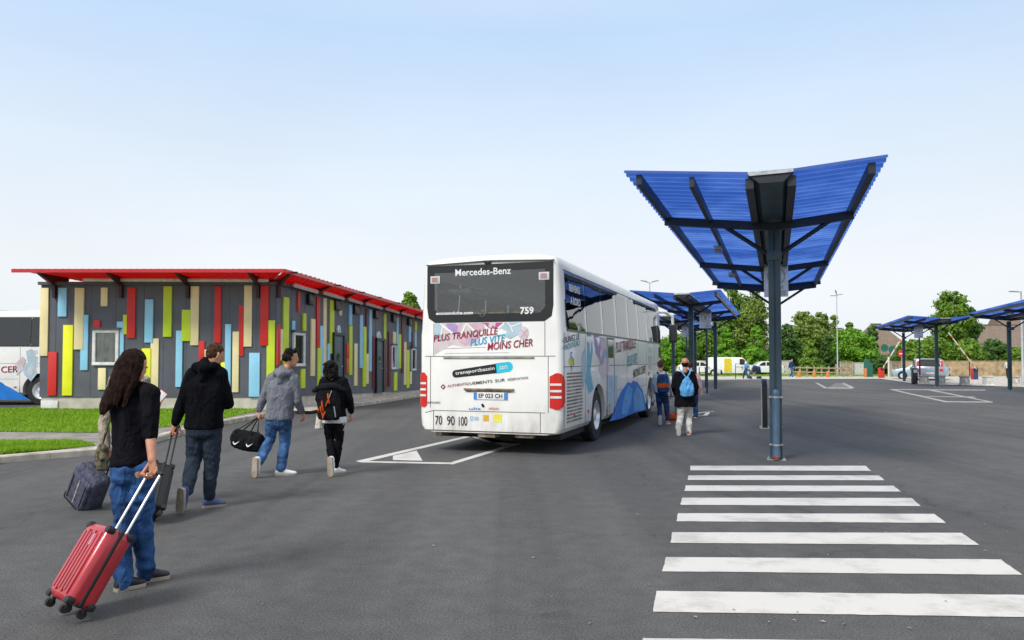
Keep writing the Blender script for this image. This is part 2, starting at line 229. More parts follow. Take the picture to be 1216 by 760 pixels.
# ---------- mesh building ----------
class MB:
    def __init__(s): s.v = []; s.f = []
    def add(s, vs, fs):
        o = len(s.v); s.v += [V(p) for p in vs]; s.f += [tuple(i+o for i in f) for f in fs]; return s
    def box(s, a, b):
        (x0, y0, z0), (x1, y1, z1) = a, b
        vs = [(x0,y0,z0),(x1,y0,z0),(x1,y1,z0),(x0,y1,z0),(x0,y0,z1),(x1,y0,z1),(x1,y1,z1),(x0,y1,z1)]
        return s.add(vs, [(0,3,2,1),(4,5,6,7),(0,1,5,4),(1,2,6,5),(2,3,7,6),(3,0,4,7)])
    def obox(s, c, ax, ay, az, bev=0):     # box with half axes
        c, ax, ay, az = V(c), V(ax), V(ay), V(az)
        vs = [c+ax*i+ay*j+az*k for k in (-1,1) for (i,j) in ((-1,-1),(1,-1),(1,1),(-1,1))]
        return s.add(vs, [(0,3,2,1),(4,5,6,7),(0,1,5,4),(1,2,6,5),(2,3,7,6),(3,0,4,7)])
    def bar(s, a, b, w, h, up=(0,0,1)):
        a, b = V(a), V(b); d = (b-a); l = d.length; d.normalize(); r = d.cross(V(up))
        if r.length < 1e-4: r = d.cross(V((1, 0, 0)))
        r.normalize(); u = r.cross(d); return s.obox((a+b)/2, d*l/2, r*w/2, u*h/2)
    def loft(s, rings, cap=True, close=True):
        n = len(rings[0]); o = len(s.v)
        for r in rings: s.v += [V(p) for p in r]
        for i in range(len(rings)-1):
            for j in range(n if close else n-1):
                k = (j+1) % n; s.f.append((o+i*n+j, o+i*n+k, o+(i+1)*n+k, o+(i+1)*n+j))
        if cap: s.f.append(tuple(o+j for j in reversed(range(n)))); s.f.append(tuple(o+(len(rings)-1)*n+j for j in range(n)))
        return s
    def tube(s, pts, rad, n=12, round_=True, flat=1.0, fdir=None):
        pts = [V(p) for p in pts]; rad = rad if isinstance(rad, (list, tuple)) else [rad]*len(pts)
        P, R = list(pts), list(rad)
        if round_:
            d0 = (pts[0]-pts[1]).normalized(); d1 = (pts[-1]-pts[-2]).normalized()
            P = [pts[0]+d0*rad[0]*.95, pts[0]+d0*rad[0]*.8, pts[0]+d0*rad[0]*.45]+P+[pts[-1]+d1*rad[-1]*.45, pts[-1]+d1*rad[-1]*.8, pts[-1]+d1*rad[-1]*.95]
            R = [rad[0]*.2, rad[0]*.6, rad[0]*.89]+R+[rad[-1]*.89, rad[-1]*.6, rad[-1]*.2]
        rings = []; ref = None
        for i, p in enumerate(P):
            a = P[max(0, i-1)]; b = P[min(len(P)-1, i+1)]; t = (b-a).normalized()
            if ref is None:
                ref = V(fdir) if fdir else (V((0, 0, 1)) if abs(t.z) < .9 else V((1, 0, 0)))
            x = (ref - t*ref.dot(t)).normalized(); y = t.cross(x); ref = x
            rings.append([p + x*cos(q)*R[i]*flat + y*sin(q)*R[i] for q in [2*pi*k/n for k in range(n)]])
        return s.loft(rings)
    def cyl(s, a, b, r, n=20): return s.tube([a, b], r, n, round_=False)
    def prism(s, pts, off):                 # planar polygon pushed by off
        off = V(off); n = len(pts); o = len(s.v)
        s.v += [V(p) for p in pts]+[V(p)+off for p in pts]
        s.f.append(tuple(o+i for i in range(n))); s.f.append(tuple(o+n+i for i in reversed(range(n))))
        for i in range(n): k = (i+1) % n; s.f.append((o+i, o+n+i, o+n+k, o+k))
        return s
    def xf(s, m): s.v = [m @ p for p in s.v]; return s
    def build(s, name, m, parent=None, smooth=True, bevel=0, loc=None, ang=35):
        me = bpy.data.meshes.new(name); off = V(loc) if loc is not None else V((0, 0, 0))
        me.from_pydata([tuple(p-off) for p in s.v], [], s.f)
        bm = bmesh.new(); bm.from_mesh(me); bmesh.ops.recalc_face_normals(bm, faces=bm.faces)
        if bevel: bmesh.ops.bevel(bm, geom=[e for e in bm.edges if len(e.link_faces) == 2 and e.calc_face_angle(0) > .5], offset=bevel, segments=2, profile=.6, affect='EDGES', clamp_overlap=True)
        if smooth:
            for f in bm.faces: f.smooth = True
            for e in bm.edges:
                if len(e.link_faces) == 2 and e.calc_face_angle(0) > radians(ang): e.smooth = False
        bm.to_mesh(me); bm.free()
        if m: me.materials.append(M[m] if isinstance(m, str) else m)
        o = bpy.data.objects.new(name, me); COL.objects.link(o)
        if parent: o.parent = parent
        if loc is not None: o.location = loc
        return o
def tag(o, label=None, cat=None, group=None, kind=None):
    if label: o['label'] = label
    if cat: o['category'] = cat
    if group: o['group'] = group
    if kind: o['kind'] = kind
    return o
def root(name, label, cat, loc=(0, 0, 0), rz=0, group=None):
    o = bpy.data.objects.new(name, None); o.empty_display_size = .2; COL.objects.link(o); o.location = loc; o.rotation_euler = (0, 0, rz)
    return tag(o, label, cat, group)
CH = {}
def copy_tree(o, parent=None):
    c = o.copy(); COL.objects.link(c); c.parent = parent
    for ch in [q for q in COL.objects if q.parent == o]: copy_tree(ch, c)
    return c
def evalmesh(o):
    bpy.context.view_layer.update()
    dg = bpy.context.evaluated_depsgraph_get(); me = bpy.data.meshes.new_from_object(o.evaluated_get(dg), depsgraph=dg)
    return me
def text(s, name, m, parent, o, xd, yd, w, h, bold=.012, shear=0, ext=.002):
    """lettering that fills w by h, lower left corner at o"""
    def outline(b_):
        cu = bpy.data.curves.new('t', 'FONT'); cu.body = b_; cu.extrude = 0; cu.offset = bold; cu.shear = shear; cu.resolution_u = 3
        t = bpy.data.objects.new('t', cu); COL.objects.link(t); q = evalmesh(t); bpy.data.objects.remove(t); return q
    me = outline(s.replace('Q', 'O'))
    if 'Q' in s:                    # an O with a tail
        x9 = max(v.co.x for v in outline(s[:s.index('Q')]+'O').vertices)
        bm = bmesh.new(); bm.from_mesh(me); bm.faces.new([bm.verts.new((x9-.38, .22, 0)), bm.verts.new((x9-.12, -.12, 0)), bm.verts.new((x9+.05, -.12, 0)), bm.verts.new((x9-.24, .22, 0))]); bm.to_mesh(me); bm.free()
    xs = [v.co.x for v in me.vertices]; ys = [v.co.y for v in me.vertices]; x0, x1, y0, y1 = min(xs), max(xs), min(ys), max(ys)
    xd, yd = V(xd).normalized(), V(yd).normalized(); nn = xd.cross(yd).normalized(); o = V(o)
    for v in me.vertices:
        p = v.co.copy(); v.co = o + xd*((p.x-x0)/(x1-x0)*w) + yd*((p.y-y0)/(y1-y0)*h) + nn*ext
    me.materials.clear(); me.materials.append(M[m]); me.name = name
    ob = bpy.data.objects.new(name, me); COL.objects.link(ob); ob.parent = parent; return ob

# ---------- light, sky, camera ----------
w = bpy.data.worlds.new("World"); scene.world = w; w.use_nodes = True
N, L = w.node_tree.nodes, w.node_tree.links; bg = N['Background']
SUN_EL, SUN_AZ = radians(44), radians(-138)      # azimuth from +Y towards +X: the sun stands behind the camera to the left
sky = N.new('ShaderNodeTexSky'); sky.sky_type = 'NISHITA'; sky.sun_disc = False; sky.sun_elevation = SUN_EL; sky.sun_rotation = SUN_AZ
sky.air_density = 1.0; sky.dust_density = 3.0; sky.ozone_density = 1.0
tc = N.new('ShaderNodeTexCoord'); sx = N.new('ShaderNodeSeparateXYZ'); L.new(tc.outputs['Generated'], sx.inputs[0])
rp = N.new('ShaderNodeValToRGB'); e = rp.color_ramp.elements
e[0].position = 0.0; e[0].color = (6.9, 7.25, 7.6, 1); e[1].position = .95; e[1].color = (8.3, 8.2, 8.1, 1)
x = e.new(.12); x.color = (6.95, 7.25, 7.55, 1); x = e.new(.25); x.color = (6.0, 6.8, 7.7, 1); x = e.new(.40); x.color = (4.3, 5.7, 7.6, 1); x = e.new(.6); x.color = (6.6, 6.9, 7.4, 1)
L.new(sx.outputs[2], rp.inputs[0])
cn = N.new('ShaderNodeTexNoise'); cn.inputs['Scale'].default_value = 2.2; cn.inputs['Detail'].default_value = 5; mpp = N.new('ShaderNodeMapping'); mpp.inputs['Scale'].default_value = (1, 1, 3)
L.new(tc.outputs['Generated'], mpp.inputs[0]); L.new(mpp.outputs[0], cn.inputs['Vector'])
cm = N.new('ShaderNodeMapRange'); cm.inputs[1].default_value = .3; cm.inputs[2].default_value = .8; cm.inputs[3].default_value = .95; cm.inputs[4].default_value = 1.05; L.new(cn.outputs['Fac'], cm.inputs[0])
vm = N.new('ShaderNodeMixRGB'); vm.blend_type = 'MULTIPLY'; vm.inputs[0].default_value = 1; L.new(rp.outputs[0], vm.inputs[1]); L.new(cm.outputs[0], vm.inputs[2])
mx = N.new('ShaderNodeMixRGB'); mx.inputs[0].default_value = .9; L.new(sky.outputs[0], mx.inputs[1]); L.new(vm.outputs[0], mx.inputs[2])
L.new(mx.outputs[0], bg.inputs[0]); bg.inputs[1].default_value = .1
sl = bpy.data.lights.new('sun', 'SUN'); sl.energy = 2.1; sl.angle = radians(16); sl.color = (1, .96, .9)
so = bpy.data.objects.new('sun', sl); COL.objects.link(so)
sd = V((sin(SUN_AZ)*cos(SUN_EL), cos(SUN_AZ)*cos(SUN_EL), sin(SUN_EL))); so.rotation_euler = sd.to_track_quat('Z', 'Y').to_euler(); so.location = sd*60
scene.view_settings.view_transform = 'Standard'; scene.view_settings.look = 'None'; scene.view_settings.exposure = .45; scene.view_settings.gamma = 1
cd = bpy.data.cameras.new('camera'); cam = bpy.data.objects.new('camera', cd); COL.objects.link(cam); scene.camera = cam
cd.sensor_width = 36; cd.lens = 36*FPX/1216; cd.shift_y = SHIFT/1216; cd.clip_end = 2000; cam.location = (0, 0, CAMH); cam.rotation_euler = (pi/2+PITCH, 0, 0)
scene.cycles.use_denoising = True; scene.cycles.max_bounces = 8; scene.cycles.transparent_max_bounces = 12

# ---------- ground ----------
def sheet(name, pts, m, z=None, kind='structure', **k):
    mb = MB(); mb.add([p if z is None else (p[0], p[1], z) for p in pts], [tuple(range(len(pts)))])
    o = mb.build(name, m, smooth=False); o['kind'] = kind; return o
sheet('ground', [(-900, -300, -.03), (900, -300, -.03), (900, 1500, -.03), (-900, 1500, -.03)], 'soil_grass')
sheet('asphalt_lot', [(-60, -12, 0), (70, -12, 0), (90, 66, 0), (20, 66, 0), (-60, 66, 0)], 'asphalt')
kerbline = [(-30, 559), (0, 550.3), (60, 545), (116, 540.5), (165, 532), (215, 517), (266, 504.5), (315, 495.5), (374, 489), (440, 480.5), (500, 471), (520, 467)]
KL = [G(u, v) for u, v in kerbline]
slabz = .10
# raised pavement behind the kerb
kb = MB()
inner = []
for i, p in enumerate(KL):
    a = KL[max(0, i-1)]; b = KL[min(len(KL)-1, i+1)]; t = (b-a).normalized(); nn = V((-t.y, t.x, 0)); inner.append(p+nn*.16)
for i in range(len(KL)-1):
    a, b, c, d = KL[i], KL[i+1], inner[i+1], inner[i]
    n = max(1, int((b-a).length/1.0))
    for k in range(n):
        s0, s1 = k/n+.004, (k+1)/n-.004
        p0, p1, p2, p3 = a.lerp(b, s0), a.lerp(b, s1), d.lerp(c, s1), d.lerp(c, s0); t = (p3-p0)*.12; up = V((0, 0, slabz+.012)); ud = V((0, 0, slabz-.01))
        kb.add([p0, p1, p2, p3, p0+ud, p1+ud, p1+t+up, p0+t+up, p3+up, p2+up], [(0,1,5,4),(4,5,6,7),(7,6,9,8),(3,8,9,2),(0,4,7,8,3),(1,2,9,6,5)])
tag(kb.build('kerb', 'kerb', smooth=False), kind='structure')
CX, CY = W(328, 472, 22.5).x, 22.5          # building corner
FD = V((.16, 1, 0)).normalized()
E = V((CX, CY, 0)) + FD*22
slab = [(p.x, p.y) for p in inner] + [(E.x+.4, E.y), (E.x-8, E.y), (CX-5, CY+2.6), (-16.2, 22.2), (-40, 22.2), (-40, inner[0].y)]
sheet('pavement', slab, 'path_grey', slabz)
def gpoly(name, px, m, z): return sheet(name, [G(u, v, z) for u, v in px], m)
def front_strip():
    o = V((CX, CY, 0)); n = V((FD.y, -FD.x, 0)); pts = [o+V((-.2, -.5, 0)), o+n*1.2+V((0, -.5, 0)), E+n*1.0, E]
    sheet('forecourt', pts, 'pave_light', slabz+.004)
front_strip()
g1 = [(-60, 513.5), (0, 513), (110, 514), (160, 511), (215, 505), (262, 497.5), (300, 489.5), (312, 487), (300, 485.2), (245, 485.5), (50, 484.6), (-60, 487)]
g2 = [(-60, 528), (0, 525.3), (60, 523.8), (104, 526.5), (113, 529.3), (100, 530.6), (60, 535), (0, 540.5), (-60, 546)]
GA = [[G(u, v, slabz) for u, v in g] for g in (g1, g2)]
def inpoly(x, y, P):
    c = False; j = len(P)-1
    for i in range(len(P)):
        if (P[i].y > y) != (P[j].y > y) and x < (P[j].x-P[i].x)*(y-P[i].y)/(P[j].y-P[i].y)+P[i].x: c = not c
        j = i
    return c
for gi, P in enumerate(GA):
    sheet('lawn', [(p.x, p.y) for p in P], 'soil_grass', slabz+.008)
def blades(name, P, cnt, h, zb, label, seed=1, m='grass_blade', wd=.008):
    rn = random.Random(seed); xs = [p.x for p in P]; ys = [p.y for p in P]; mb = MB(); k = 0
    while k < cnt:
        x, y = rn.uniform(min(xs), max(xs)), rn.uniform(min(ys), max(ys))
        if not inpoly(x, y, P): continue
        if noise.noise((x*.9+3, y*.9, 7)) > .33 and rn.random() < .75: k += 1; continue
        k += 1; a = rn.uniform(0, 2*pi); hh = h*rn.uniform(.5, 1.4)*(1+.7*noise.noise((x*1.3, y*1.3, 0))); lx, ly = rn.gauss(0, .45)*hh, rn.gauss(0, .45)*hh; ww = wd*rn.uniform(.7, 1.5)
        mb.v += [V((x-cos(a)*ww, y-sin(a)*ww, zb)), V((x+cos(a)*ww, y+sin(a)*ww, zb)), V((x+lx, y+ly, zb+hh))]; o = len(mb.v); mb.f.append((o-3, o-2, o-1))
    o = mb.build(name, m, smooth=False); tag(o, label, 'grass', kind='stuff'); return o
blades('grass', GA[0], 42000, .055, slabz, 'wide bright green lawn strip between the grey path and the colourful building', 1, wd=.013)
blades('grass', GA[1], 24000, .06, slabz, 'narrow bright green grass verge between the pale kerb and the grey path', 2, wd=.009)

def stripe(px, name='road_marking', z=.004, m='road_paint', **k):
    pts = [G(u, v, z) for u, v in px]; mb = MB()
    # ragged painted edge
    out = []
    for i, a in enumerate(pts):
        b = pts[(i+1) % len(pts)]; n = max(1, int((b-a).length/.06))
        for q in range(n):
            p = a.lerp(b, q/n); j = V((noise.noise(p*9), noise.noise(p*9+V((5, 5, 5))), 0))*.008; out.append(p+j)
    mb.add(out, [tuple(range(len(out)))]); o = mb.build(name, m, smooth=False); o['kind'] = 'structure'; return o
cs = .3832
zebra = [[(182,60),(725,60),(742,76),(182,74)],[(176,90),(767,90),(784,105),(174,104)],[(168,121),(811,122),(835,140),(164,138)],[(157,159),(868,160),(896,185),(152,181)],
 [(144,207),(938,209),(974,237),(139,232)],[(127,266),(1022,268),(1078,305),(120,299)],[(107,343),(1143,350),(1212,398),(95,387)],[(78,448),(1284,461),(1384,531),(65,512)],[(37,594),(1510,612),(1650,700),(14,690)]]
for q in zebra: stripe([(750+cs*a, 530+cs*b) for a, b in q], 'crossing_stripe')
def ring_mark(px, wpx, name='bay_marking'):
    P = [G(u, v, .004) for u, v in px]; c = sum(P, V())/len(P)
    for i in range(len(P)):
        a, b = P[i], P[(i+1) % len(P)]; t = (b-a).normalized(); n = V((-t.y, t.x, 0)); 
        if n.dot(c-a) < 0: n = -n
        sheet(name, [a+V((0,0,0)), b, b+n*wpx-t*wpx*.4, a+n*wpx+t*wpx*.4], 'road_paint')
def px2(l, x0, y0, s): return [(x0+s*a, y0+s*b) for a, b in l]
k = .3125
sheet('bay_marking', [G(u, v, .004) for u, v in px2([(72,216),(500,119),(515,122),(116,217)],400,480,k)], 'road_paint')
sheet('bay_marking', [G(u, v, .0045) for u, v in px2([(72,216),(116,216),(432,221),(440,228),(90,221)],400,480,k)], 'road_paint')
sheet('bay_marking', [G(u, v, .005) for u, v in px2([(440,229),(428,222),(640,158),(700,150)],400,480,k)], 'road_paint')
sheet('bay_marking', [G(u, v, .0055) for u, v in px2([(498,118),(518,118),(640,160),(700,150),(650,146),(560,142)],400,480,k)], 'road_paint')
sheet('bay_marking', [G(u, v, .006) for u, v in px2([(213,196),(303,176),(326,215),(213,212)],400,480,k)], 'road_paint')
# faint marks further off
s3 = .2763
for q in ([(642,83),(662,83),(900,135),(880,137)],[(880,136),(890,132),(1082,133),(1080,138)],[(800,84),(830,84),(1080,134),(1060,134)],[(642,83),(642,80),(1050,82),(1050,86)],[(790,112),(800,110),(1000,112),(1010,116)],
          [(318,53),(330,53),(372,75),(360,77)],[(430,54),(445,54),(490,74),(475,77)],[(370,73),(372,77),(480,78),(480,74)],[(405,54),(440,54),(480,74),(372,74)]):
    sheet('bay_marking', [G(u, v, .004+random.random()*.002) for u, v in px2(q, 880, 440, s3)], 'road_paint_worn' if q[0][0] != 405 else 'asphalt_patch')
for q in ([(395,505),(520,505),(495,525),(395,520)],):
    ring_mark([(822,491),(845,488),(840,493.5),(818,495)], .12)
# bits of leaf and grit on the road
gm = MB(); rn = random.Random(3)
for u, v in [(1021,550),(1047,573),(1070,558),(1170,654),(1123,714),(1080,746),(945,738),(977,738),(1003,741),(585,557),(510,620),(680,634),(565,568),(545,607)]+[(rn.uniform(300,1200), rn.uniform(520,755)) for _ in range(26)]:
    p = G(u, v, .008); a = rn.uniform(0, 3); r = rn.uniform(.008, .02)
    gm.add([p+V((cos(a)*r, sin(a)*r, 0)), p+V((-sin(a)*r*.5, cos(a)*r*.5, .004)), p+V((-cos(a)*r, -sin(a)*r, 0)), p+V((sin(a)*r*.5, -cos(a)*r*.5, .006))], [(0, 1, 2, 3)])
tag(gm.build('fallen_leaves', 'tan_stripe', smooth=False), 'small dry leaves and grit scattered on the dark asphalt', 'litter', kind='stuff')
# far pavement band and verge
FP = [(700, 452.2), (905, 451), (1046, 450.2), (1090, 456.8), (1290, 462)]
far = [G(u, v) for u, v in FP]
sheet('far_pavement', [(p.x, p.y) for p in far]+[(75, 66), (60, 76), (0, 76)], 'pave_light', .03)
fv = [(13, 73), (60, 73), (80, 150), (-30, 150), (-30, 73)]
sheet('far_verge', fv, 'soil_grass', .05)
gp = [V((p[0], p[1], 0)) for p in [(10, 72), (46, 72), (60, 78), (8, 78)]]
blades('grass', gp, 9000, .12, .03, 'far green verge behind the lot in front of the trees', 5, wd=.05)
# ---------- the colourful building ----------
bld = root('station_building', 'low dark grey building clad with coloured strips under a red roof canopy', 'building', (CX, CY, 0))
def BL(p): return V(p)-V((CX, CY, 0))
XL = W(48, 400, 22.5).x
fo, fxd = (XL, CY, 0), (1, 0, 0)
ro, rxd = (CX, CY, 0), FD
RN = V((FD.y, -FD.x, 0))
zt0, zb0 = PL(328, 337.5, fo, fxd)[1], PL(328, 471.5, fo, fxd)[1]
se, zb1 = PL(497, 463.6, ro, rxd); _, zt1 = PL(497, 379, ro, rxd)
LEN = 21.0
def rz(s, top): a, b = (zt0, zt1) if top else (zb0, zb1); return a+(b-a)*s/se
A = V((XL, CY, 0)); B_ = V((CX, CY, 0)); C_ = B_+FD*LEN; D_ = V((XL-.5, CY+LEN, 0))
mb = MB()
def quadwall(a, b, za, zb_, ta, tb): mb.add([(a.x, a.y, za), (b.x, b.y, zb_), (b.x, b.y, tb), (a.x, a.y, ta)], [(0, 1, 2, 3)])
T = [V((p.x, p.y, z)) for p, z in ((A, zt0-.02), (B_, zt0), (C_, rz(LEN, 1)), (D_, rz(LEN, 1)))]
Bm = [V((p.x, p.y, z)) for p, z in ((A, zb0), (B_, zb0), (C_, rz(LEN, 0)), (D_, zb0))]
mb.v += Bm+T; mb.f += [(0,1,5,4),(1,2,6,5),(2,3,7,6),(3,0,4,7),(4,5,6,7),(3,2,1,0)]
mb.xf(Matrix.Translation((-CX, -CY, 0))).build('wall', 'cladding', bld, smooth=False)
# panel joints
mb = MB()
for u in (66, 83, 108, 137, 170.5, 194, 221, 251, 272, 304, 327): 
    x, z = PL(u, 400, fo, fxd); mb = MB(); mb.box((XL+x-.006, CY-.006, zb0+.02), (XL+x+.006, CY+.01, zt0-.05)); mb.xf(Matrix.Translation((-CX, -CY, 0))).build('panel_joint', 'wall_trim', bld, smooth=False)
for u in (346, 362, 387, 409.5, 428, 446, 461, 476, 490):
    s, z = PL(u, 400, ro, rxd); p = B_+FD*s; mb = MB(); mb.obox((p.x, p.y, (rz(s,0)+rz(s,1))/2), FD*.006, RN*.006, V((0,0,1))*((rz(s,1)-rz(s,0))/2-.04)); mb.xf(Matrix.Translation((-CX, -CY, 0))).build('panel_joint', 'wall_trim', bld, smooth=False)
# plinth
mb = MB(); pz = .02
a, b, c = A+V((.03, .03, 0)), B_+V((-.03, .03, 0)), B_+FD*LEN*.98-RN*.05
for p, q, z0, z1 in ((a, b, zb0, zb0), (b, c, zb0, rz(LEN*.98, 0))):
    mb.add([(p.x, p.y, 0), (q.x, q.y, 0), (q.x, q.y, z1-.003), (p.x, p.y, z0-.003)], [(0,1,2,3)])
mb.add([(a.x, a.y, 0), (a.x, a.y+10, 0), (a.x, a.y+10, zb0-.003), (a.x, a.y, zb0-.003)], [(0,1,2,3)])
mb.xf(Matrix.Translation((-CX, -CY, 0))).build('plinth', 'plinth', bld, smooth=False)
mb = MB(); x0 = A.x+.05; mb.box((x0, CY-.01, .13), (x0+.5, CY+.025, .36)); mb.xf(Matrix.Translation((-CX, -CY, 0))).build('vent_cover', 'white_pvc', bld, bevel=.01)
# coping along the wall top
mb = MB(); mb.bar(A+V((-.05, -.02, zt0+.02)), B_+V((.05, -.02, zt0+.02)), .16, .09); e2 = B_+FD*LEN
mb.bar((B_.x+.05, B_.y, zt0+.022), (e2.x, e2.y, rz(LEN,1)+.022), .16, .09); mb.xf(Matrix.Translation((-CX, -CY, 0))).build('coping', 'wall_trim', bld, smooth=False)
FS = [('cream',49,57,342,422.6),('blue',70,79.5,342,376),('cream',90,99.5,342,415),('blue',97,104.5,374,439.5),('yellow',76,86,386,469.6),('red',58.4,67.3,418,469.6),('cream',120.5,128,341.6,363.7),
('red',112,119.5,380.5,389.5),('cream',117.4,126,437,462.6),('red',152,161,341.6,401.5),('lime',146.7,153,373.8,397),('blue',139.4,147,382,390),('blue',142.9,147,390.5,432),('blue',173,182,355.7,406.8),('lime',195,204,340,400),
('cream',179.5,188,402,469),('yellow',169.4,179,413.7,469),('lime',216.8,226.7,368,405),('blue',209.8,216.5,392.7,459.4),('cream',227.3,236,340,410),('red',236.6,243,405,436),('cream',243.4,247,415,430),
('red',255.8,262.5,340,407),('yellow',261,267.4,430,452),('blue',267.9,274,385,460),('cream',290.5,299,339,411.6),('red',284,289.5,363,423),('cream',276.8,283.5,393.8,465.7),('blue',296.4,308.4,419,471),('red',310,319,339,410.6),('lime',317.5,326.3,380.5,452)]
RS_ = [('red',328.6,331.6,386,433.7),('cream',332,335,391,428),('lime',335.3,341.6,353,447),('red',352,355,346,370),('blue',346,349.4,381,391.6),('lime',358.5,362,372,393.8),('lime',356.8,361.4,438,461),('cream',368.3,373,378.7,446.5),
('red',374.7,378.4,352.5,412.4),('lime',376.6,380.6,413,469),('blue',379.3,383,387,447),('cream',383.2,386.7,354,439),('lime',391,396,356.6,420),('blue',388,390.8,408,440),('cream',402,404.8,368,374.6),('blue',413.4,416.8,362,386),
('lime',414,417.6,386.6,445),('red',410.4,413.6,408,425),('orange',410.6,413.8,425.5,443),('cream',420.4,424,408,458),('blue',426.7,430.2,374,437),('lime',430.4,433.9,388,459),('maroon',433.8,436.4,366.7,419),('cream',434,436.8,420,455.7),
('blue',437.6,440.8,368,441),('maroon',442,445,399,461.6),('lime',455,457.6,372.8,403),('maroon',455.4,458.3,403.5,463.5),('cream',466,469.6,394,408.7),('blue',470.5,472.5,377,438.5),('lime',472.7,475.7,397,437.6),('maroon',460.5,463.2,394,459),
('lime',467.4,471,442,463.8),('maroon',476.4,478.8,375,443),('cream',479.4,482,406,457),('lime',482.5,485.8,415.5,460.6),('blue',485,487.6,387.5,406),('cream',486.2,488.4,441,456),('lime',492,494.5,382,393.4),('blue',491.7,494,394,412),('maroon',488.5,491,394,413)]
rn = random.Random(11)
for (c, u0, u1, v0, v1) in FS:
    (x0, z1), (x1, z0) = PL(u0, v0, fo, fxd), PL(u1, v1, fo, fxd); t = rn.uniform(.03, .055); mb = MB(); mb.box((XL+x0-CX, -t, z0), (XL+x1-CX, .004, z1)); mb.build('cladding_strip', 'c_'+c, bld, bevel=.004)
for (c, u0, u1, v0, v1) in RS_:
    um = (u0+u1)/2; s0, s1 = PL(u0, 400, ro, rxd)[0], PL(u1, 400, ro, rxd)[0]; z1 = PL(um, v0, ro, rxd)[1]; z0 = PL(um, v1, ro, rxd)[1]; t = rn.uniform(.03, .05)
    mb = MB(); mb.obox(FD*((s0+s1)/2)+RN*(t/2-.002)+V((0, 0, (z0+z1)/2)), FD*(s1-s0)/2, RN*(t/2+.002), V((0, 0, (z1-z0)/2))); mb.build('cladding_strip', 'c_'+c, bld, bevel=.004)
def window(o, xd, nd, u0, u1, v0, v1, blind=False):
    um = (u0+u1)/2; s0, s1 = PL(u0, 400, o, xd)[0], PL(u1, 400, o, xd)[0]; z1 = PL(um, v0, o, xd)[1]; z0 = PL(um, v1, o, xd)[1]
    O = V(o)-V((CX, CY, 0)); xd, nd = V(xd), V(nd); f = MB(); w_ = .09
    def bx(mb, a, b, c, d, t0, t1): mb.obox(O+xd*((a+b)/2)+nd*((t0+t1)/2)+V((0, 0, (c+d)/2)), xd*(b-a)/2, nd*(t1-t0)/2, V((0, 0, (d-c)/2)))
    bx(f, s0, s1, z1-w_, z1, -.01, .07); bx(f, s0, s1, z0, z0+w_, -.01, .08); bx(f, s0, s0+w_, z0+w_, z1-w_, -.01, .07); bx(f, s1-w_, s1, z0+w_, z1-w_, -.01, .07)
    fr = f.build('window', 'white_pvc', bld, bevel=.006)
    g = MB(); bx(g, s0+w_, s1-w_, z0+w_, z1-w_, .012, .02); g.build('pane', 'glass_clear' if blind else 'glass_dark', fr, smooth=False)
    if blind:
        g = MB(); bx(g, s0+w_, s1-w_, z0+w_, z1-w_, .002, .006); g.build('blind', 'blind', fr, smooth=False)
        g = MB(); n = 9
        for i in range(2): a = s0+w_+(s1-s0-2*w_)*(.25+.4*i); bx(g, a, a+.09, z0+w_, z1-w_, .006, .010)
        g.build('blind_slats', 'plinth', fr, smooth=False)
    g = MB(); bx(g, s0-.05, s1+.05, z1+.003, z1+.06, 0, .12); g.build('window_hood', 'wall_trim', fr, smooth=False)
window(fo, (1, 0, 0), (0, -1, 0), 111, 142, 391.6, 433.7, True)
window(ro, FD, RN, 347, 360.6, 394.8, 435); window(ro, FD, RN, 463.9, 468.9, 410, 438.5); window(ro, FD, RN, 487.8, 493, 413.7, 440)
def bdoor(u0, u1, v0):
    s0, s1 = PL(u0, 400, ro, rxd)[0], PL(u1, 400, ro, rxd)[0]; um = (u0+u1)/2; z1 = PL(um, v0, ro, rxd)[1]; z0 = rz(s0, 0)-.02
    def bx(mb, a, b, c, d, t0, t1): mb.obox(FD*((a+b)/2)+RN*((t0+t1)/2)+V((0, 0, (c+d)/2)), FD*(b-a)/2, RN*(t1-t0)/2, V((0, 0, (d-c)/2)))
    g = MB(); bx(g, s0, s1, z0, z1, 0, .06); d = g.build('door', 'door_blue', bld, bevel=.005)
    g = MB(); bx(g, s0-.08, s0, z0, z1+.1, 0, .10); bx(g, s1, s1+.12, z0, z1+.1, 0, .10); bx(g, s0-.08, s1+.12, z1+.001, z1+.1, 0, .12); g.build('door_frame', 'bus_dark', d, smooth=False)
    g = MB(); c = FD*(s0+(s1-s0)*.45)+V((0, 0, z0+(z1-z0)*.62)); g.add([c+RN*.066+FD*cos(q)*.17+V((0, 0, sin(q)*.17)) for q in [2*pi*i/20 for i in range(20)]], [tuple(range(20))]); g.build('door_window', 'glass_dark', d)
    g = MB(); g.tube([FD*(s1-.15)+RN*.1+V((0, 0, z0+1.0)), FD*(s1-.3)+RN*.1+V((0, 0, z0+1.0))], .014); g.build('handle', 'chrome', d)
bdoor(394.8, 406, 398.6); bdoor(445.9, 453.3, 404.5)
